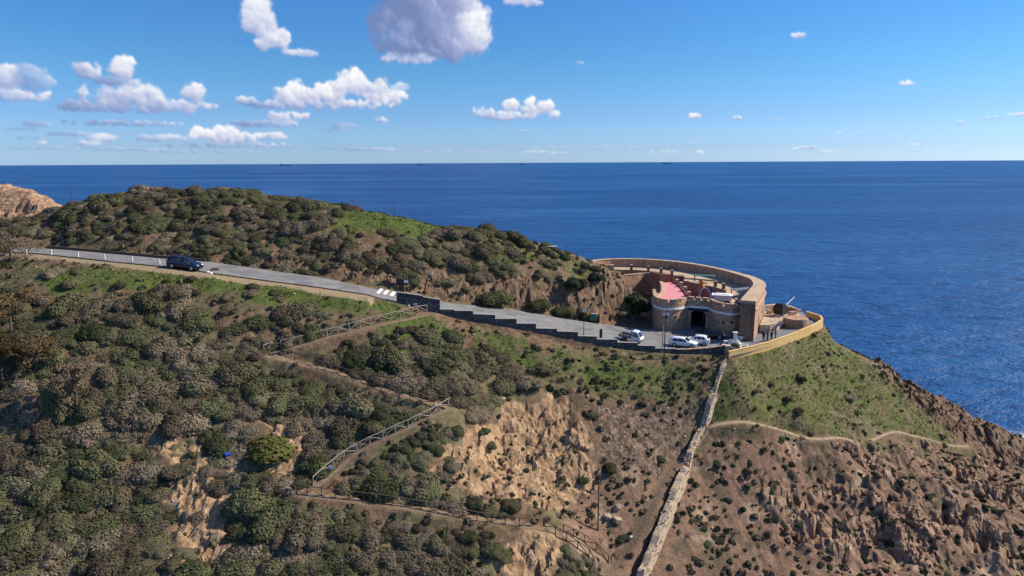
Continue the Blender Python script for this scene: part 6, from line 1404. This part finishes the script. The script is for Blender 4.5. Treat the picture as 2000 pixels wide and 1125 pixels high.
def joined(items, name, label, cat, nleaf=260):
    Cs = []; As = []; Bs_ = []; mi = []; kinds = sorted({i_[0] for i_ in items}); base = {k: shrub_points(k, nleaf) for k in kinds}
    for (k, x, y, r) in items:
        c_, a_, b_ = base[k]; th = rp.uniform(0, 6.28); R_ = np.array([[math.cos(th), -math.sin(th), 0], [math.sin(th), math.cos(th), 0], [0, 0, 1]]); z = float(zt(x, y)) - .1 * r
        Cs.append((c_ @ R_.T) * r + np.array([x, y, z])); As.append(a_ @ R_.T * r); Bs_.append(b_ @ R_.T * r); mi.append(np.full(len(c_), kinds.index(k)))
    mm = {'green': 'leaf_green', 'grey': 'leaf_greygreen', 'dry': 'leaf_dry', 'cushion': 'leaf_dark', 'cushiondry': 'leaf_dry', 'weed': 'leaf_drygrass', 'grassy': 'leaf_grass'}
    me = quads_mesh(name, np.concatenate(Cs), np.concatenate(As), np.concatenate(Bs_), None, None, [mm[k] for k in kinds], np.concatenate(mi)); o = bpy.data.objects.new(name, me); col.objects.link(o); o['kind'] = 'stuff'; tag(o, label, cat); return o
def shrub_points(k, n):
    g = np.random.default_rng(sum(map(ord, k))); d = unit(g.normal(size=(n, 3))); d[:, 2] = np.abs(d[:, 2]); c_ = d * g.uniform(.75, 1.0, n)[:, None] * np.array([.9, .9, .7])
    if k in ('weed', 'grassy'):
        c_ = np.c_[g.uniform(-.9, .9, (n, 2)), np.full(n, .25)]; ax = unit(np.c_[g.normal(size=(n, 2)) * .4, np.ones(n)]); s_ = unit(np.cross(ax, g.normal(size=(n, 3)))); return c_, ax * .35, s_ * .07
    nn = unit(d + g.normal(size=(n, 3)) * .5); a_ = unit(np.cross(nn, g.normal(size=(n, 3)))); b_ = np.cross(nn, a_); s_ = (2.2 / math.sqrt(n)) * g.uniform(.7, 1.2, n)[:, None]; return c_, a_ * s_ * .8, b_ * s_ * .7
if rest: joined(rest, 'far_shrubs', 'scattered small shrubs filling the gaps of the thickets', 'shrubs', 700)
# cushions on the rocky slope at the right and on the sandy outcrop
cz = [([(1310, 860), (1500, 830), (1700, 870), (1900, 880), (2000, 900), (2000, 1150), (1290, 1150), (1330, 960)], 520, (.22, .75), 'on the rocky slope right of the rubble wall'), ([(960, 790), (1150, 880), (1165, 1000), (1000, 990), (900, 930)], 60, (.18, .45), 'on the sandy outcrop'), ([(1160, 920), (1300, 880), (1250, 1000), (1190, 1060), (1120, 1000)], 30, (.2, .5), 'between the utility pole and the rubble wall'),
      ([(1110, 690), (1390, 715), (1370, 800), (1150, 800)], 60, (.3, .7), 'below the end of the road wall'), ([(1420, 705), (1610, 655), (1850, 830), (1650, 850), (1400, 815)], 40, (.2, .45), 'scattered on the green coastal slope'), ([(900, 700), (1120, 690), (1140, 760), (960, 770)], 40, (.3, .8), 'above the sandy outcrop')]
cush = []
for poly, n, (r0, r1), rg_ in cz:
    w = gpoly(poly); xs_, ys_ = zip(*w); x = nr_.uniform(min(xs_), max(xs_), n * 4); y = nr_.uniform(min(ys_), max(ys_), n * 4); ok = in_poly(x, y, w); c_ = 0; dens_ = fbm(x / 6, y / 6, 3, 97)
    for i in np.nonzero(ok)[0]:
        if c_ >= n: break
        r = r0 + (r1 - r0) * rp.random() ** 2.2
        if dens_[i] < -.12 and 'rocky' in rg_: continue
        if np.hypot(pathpts[:, 0] - x[i], pathpts[:, 1] - y[i]).min() < .9 or near(x[i], y[i], r, .9): continue
        z = float(zt(x[i], y[i]))
        if not visible(x[i], y[i], z + r): continue
        px, py, d = proj((x[i], y[i], z))
        if px > 2030 or py > 1160: continue
        c_ += 1; cush.append((r / d, 'cushiondry' if rp.random() < (.25 if 'rocky' in rg_ or 'sandy' in rg_ else .6) else 'cushion', x[i], y[i], r, px, py)); cellg.setdefault((int(x[i] // 4), int(y[i] // 4)), []).append((x[i], y[i], r))
cush.sort(reverse=True); rest = []; cnt = {}; nm_ = name_all([(q_, LOOK[q_[1]], q_[5], q_[6]) for q_ in cush])
for q_ in cush:
    (s_, k, x, y, r, px, py) = q_
    cnt[k] = cnt.get(k, 0) + 1
    if cnt[k] > 300: rest.append((k, x, y, r)); continue
    put_shrub(k, x, y, r, nm_[q_][0], 'cushion ' + nm_[q_][1], .9, .05)
if rest: joined(rest, 'tiny_cushions', 'tiny dark cushions sprinkled over the rocky slope', 'shrubs', 40)
print('CUSHIONS', cnt)
# low scrub, weeds and grass between the shrubs: nobody could count them
def scatter(n, cond, box):
    x = nr_.uniform(box[0], box[1], n); y = nr_.uniform(box[2], box[3], n)
    i = np.clip(np.searchsorted(gx, x) - 1, 0, len(gx) - 2); j = np.clip(np.searchsorted(gy, y) - 1, 0, len(gy) - 2); p_ = cond(i, j, x, y); s_ = nr_.random(n) < p_; return x[s_], y[s_], i[s_], j[s_]
def mid_clear(i, j, x, y):
    fl_ = flat[j, i]; return (1 - np.clip(fl_, 0, 1)) * (M_path[j, i] < .4) * (near_road[j, i] < .5)
x, y, i, j = scatter(15000, lambda i, j, x, y: mid_clear(i, j, x, y) * np.clip(.62 - .6 * M_rock[j, i] - .52 * M_sand[j, i] - .4 * M_bank[j, i] - .45 * M_scree[j, i] - .3 * M_grass[j, i], .02, 1) * (fbm(x / 4, y / 4, 2, 33) > -.15), (-78, 75, 58, 134))
its = [('weed' if rp.random() < .25 else 'grassy' if M_grass[b_, a] > .5 and rp.random() < .75 else rp.choice(('dry', 'dry', 'grey', 'green')), float(u), float(v), rp.uniform(.22, .55)) for u, v, a, b_ in zip(x, y, i, j)]
joined(its, 'low_scrub', 'low scrub and weeds covering the ground between the shrubs', 'scrub', 22)
def grass_obj(name, n, cond, box, h, label, mats, frac):
    x, y, i, j = scatter(n, cond, box); m_ = len(x); z = zt(x, y); ax = unit(np.c_[nr_.normal(size=(m_, 2)) * .45, np.ones(m_)]); s_ = unit(np.cross(ax, nr_.normal(size=(m_, 3)))); hh = nr_.uniform(.5, 1.3, m_)[:, None] * h
    C_ = np.c_[x, y, z] + ax * hh * .9; me = quads_mesh(name, C_, ax * hh, s_ * hh * .45, None, None, mats, (nr_.random(m_) < frac).astype(int)); o = bpy.data.objects.new(name, me); col.objects.link(o); o['kind'] = 'stuff'; tag(o, label, 'grass'); return o
grass_obj('grass', 120000, lambda i, j, x, y: mid_clear(i, j, x, y) * np.clip(M_grass[j, i] * .9 - M_rock[j, i], 0, 1) * (.25 + .75 * (fbm(x / 3, y / 3, 3, 77) > -.1)), (-78, 78, 84, 134), .11, 'short grass and dry weeds on the open slopes', ['leaf_grass', 'leaf_drygrass'], .35)
# loose stones
def stones(name, n, cond, box, r0, r1, label):
    x, y, i, j = scatter(n, cond, box); m_ = len(x); z = zt(x, y); base = np.array([(-1, -1, -1), (1, -1, -1), (1, 1, -1), (-1, 1, -1), (-.7, -.8, 1), (.8, -.6, .9), (.6, .7, 1.1), (-.8, .6, .8)]) * .5
    fc = np.array([(3, 2, 1, 0), (4, 5, 6, 7), (0, 1, 5, 4), (1, 2, 6, 5), (2, 3, 7, 6), (3, 0, 4, 7)]); V = []; F_ = []
    sc_ = r0 + (r1 - r0) * nr_.random(m_) ** 3; th = nr_.uniform(0, 6.28, m_); V = base[None] * (sc_[:, None, None] * nr_.uniform(.6, 1.4, (m_, 1, 3))) * (1 + nr_.normal(size=(m_, 8, 3)) * .14)
    ca, sa = np.cos(th)[:, None], np.sin(th)[:, None]; V = np.stack([V[..., 0] * ca - V[..., 1] * sa, V[..., 0] * sa + V[..., 1] * ca, V[..., 2] * .7], -1) + np.stack([x, y, z], -1)[:, None]
    F_ = (fc[None] + 8 * np.arange(m_)[:, None, None]).reshape(-1, 4); V = V.reshape(-1, 3); me = quads_mesh(name, np.zeros((0, 3)), np.zeros((0, 3)), np.zeros((0, 3)), 'stone_loose', (V, F_)); o = bpy.data.objects.new(name, me); col.objects.link(o); o['kind'] = 'stuff'; tag(o, label, 'stones'); return o
stones('loose_stones', 26000, lambda i, j, x, y: mid_clear(i, j, x, y) * np.clip(.10 + .9 * M_scree[j, i] + .25 * M_sand[j, i] + .2 * M_rock[j, i] + .3 * M_bank[j, i], 0, 1), (-78, 100, 58, 134), .06, .36, 'loose stones and gravel strewn over the slopes')
# boulders one can point at
def boulder(px, py, r, label, mat='pale_rock'):
    q = hit(px, py); g = np.random.default_rng(int(px * 7 + py)); v = IBV * (1 + g.normal(size=(len(IBV), 1)) * .16); v = np.clip(v, -.72, .74) * np.array([r * 1.25, r, r * .9]); o = MB().add(v, [tuple(f_) for f_ in IBF]).build('boulder', mat); o.location = (q[0], q[1], q[2] + r * .3); o.rotation_euler = (.2, .3, g.uniform(0, 6)); return tag(o, label, 'boulder', 'boulders')
boulder(1205, 994, .6, 'upper pale boulder in the shadow left of the rubble wall'); boulder(1186, 1011, .55, 'left tilted pale boulder beside the utility pole'); boulder(1205, 1018, .65, 'lower right pale boulder near the rubble wall'); boulder(405, 533, .3, 'pale stone on the verge in front of the minivan', 'white_wash'); boulder(412, 535, .28, 'second pale stone on the verge beside the dry little bush', 'white_wash'); boulder(1232, 1050, .25, 'small white stone on the shaded track', 'white_wash')
for k, (px, py) in enumerate([(762, 588), (769, 589.5), (776, 591), (786, 592), (791, 594), (798, 598)]): boulder(px, py, .22, 'small pale stone in the row edging the verge below the crossing', 'white_wash')
# ------------------------------------------------------------------ trees at the left edge
def tree(name, label, px, py, hgt, rad, mat, seed, bare=.0, nleaf=3200):
    g = np.random.default_rng(seed); q = hit(px, py); t = thing(name, label, 'tree', (q[0], q[1], q[2]), 0, None); tr = MB(); top = (0, 0, hgt * .55); tr.tube((0, 0, -.3), (.1, .05, hgt * .3), .16, .12, 8); tr.tube((.1, .05, hgt * .3), top, .12, .07, 8); tr.build('trunk', 'bark', t)
    cl = []
    for k in range(15):
        a = g.uniform(0, 6.28); d = rad * math.sqrt(g.uniform(.02, .8)); z = hgt * g.uniform(.38, .92) - d * .18; c_ = np.array([math.cos(a) * d, math.sin(a) * d, z]); cl.append((c_, rad * g.uniform(.22, .42)))
        MB().tube((.05, .03, hgt * g.uniform(.25, .5)), tuple(c_), .055, .02, 5).build('limb', 'bark', t)
    Cs = []; As = []; Bs_ = []
    for c_, r in cl:
        n = nleaf // 15; d = unit(g.normal(size=(n, 3))); p_ = c_ + d * (r * g.uniform(.35, 1.08, n) ** .6)[:, None] * np.array([1, 1, .8]); nn = unit(d + g.normal(size=(n, 3)) * .7); a_ = unit(np.cross(nn, g.normal(size=(n, 3)))); s_ = g.uniform(.05, .105, n)[:, None]; Cs.append(p_); As.append(a_ * s_); Bs_.append(np.cross(nn, a_) * s_ * .8)
    me = quads_mesh('crown', np.concatenate(Cs), np.concatenate(As), np.concatenate(Bs_), mat); o = bpy.data.objects.new('crown', me); col.objects.link(o); o.parent = t; return t
tree('rust_leaved_tree', 'rust and yellow leaved tree at the left edge under the road', 22, 650, 6.0, 2.9, 'leaf_rust', 1); tree('rust_leaved_tree', 'lower rust leaved tree cut by the left edge', 4, 745, 6.0, 3.0, 'leaf_rust', 2); tree('rust_leaved_tree', 'smaller rust leaved tree right of the two at the left edge', 72, 725, 4.6, 2.3, 'leaf_rust', 3)
tree('straw_leaved_tree', 'pale straw brown tree standing alone in the left thicket', 150, 802, 6.0, 1.9, 'leaf_straw', 4); tree('bare_twig_tree', 'wide brown twiggy tree at the left end of the road', 20, 508, 4.6, 3.8, 'leaf_dry', 5, nleaf=4200)
# plants in the planters
for t_, s_ in zip(planters, (.75, .45)):
    o = bpy.data.objects.new('planter_bush', VAR['green'][0] if s_ > .5 else VAR['grey'][1]); col.objects.link(o); o.location = (t_.location.x, t_.location.y, t_.location.z + .45); o.scale = (s_, s_, s_ * 1.1); tag(o, 'green bush growing in the larger white planter' if s_ > .5 else 'small plant growing in the white planter by the bastion', 'bush')
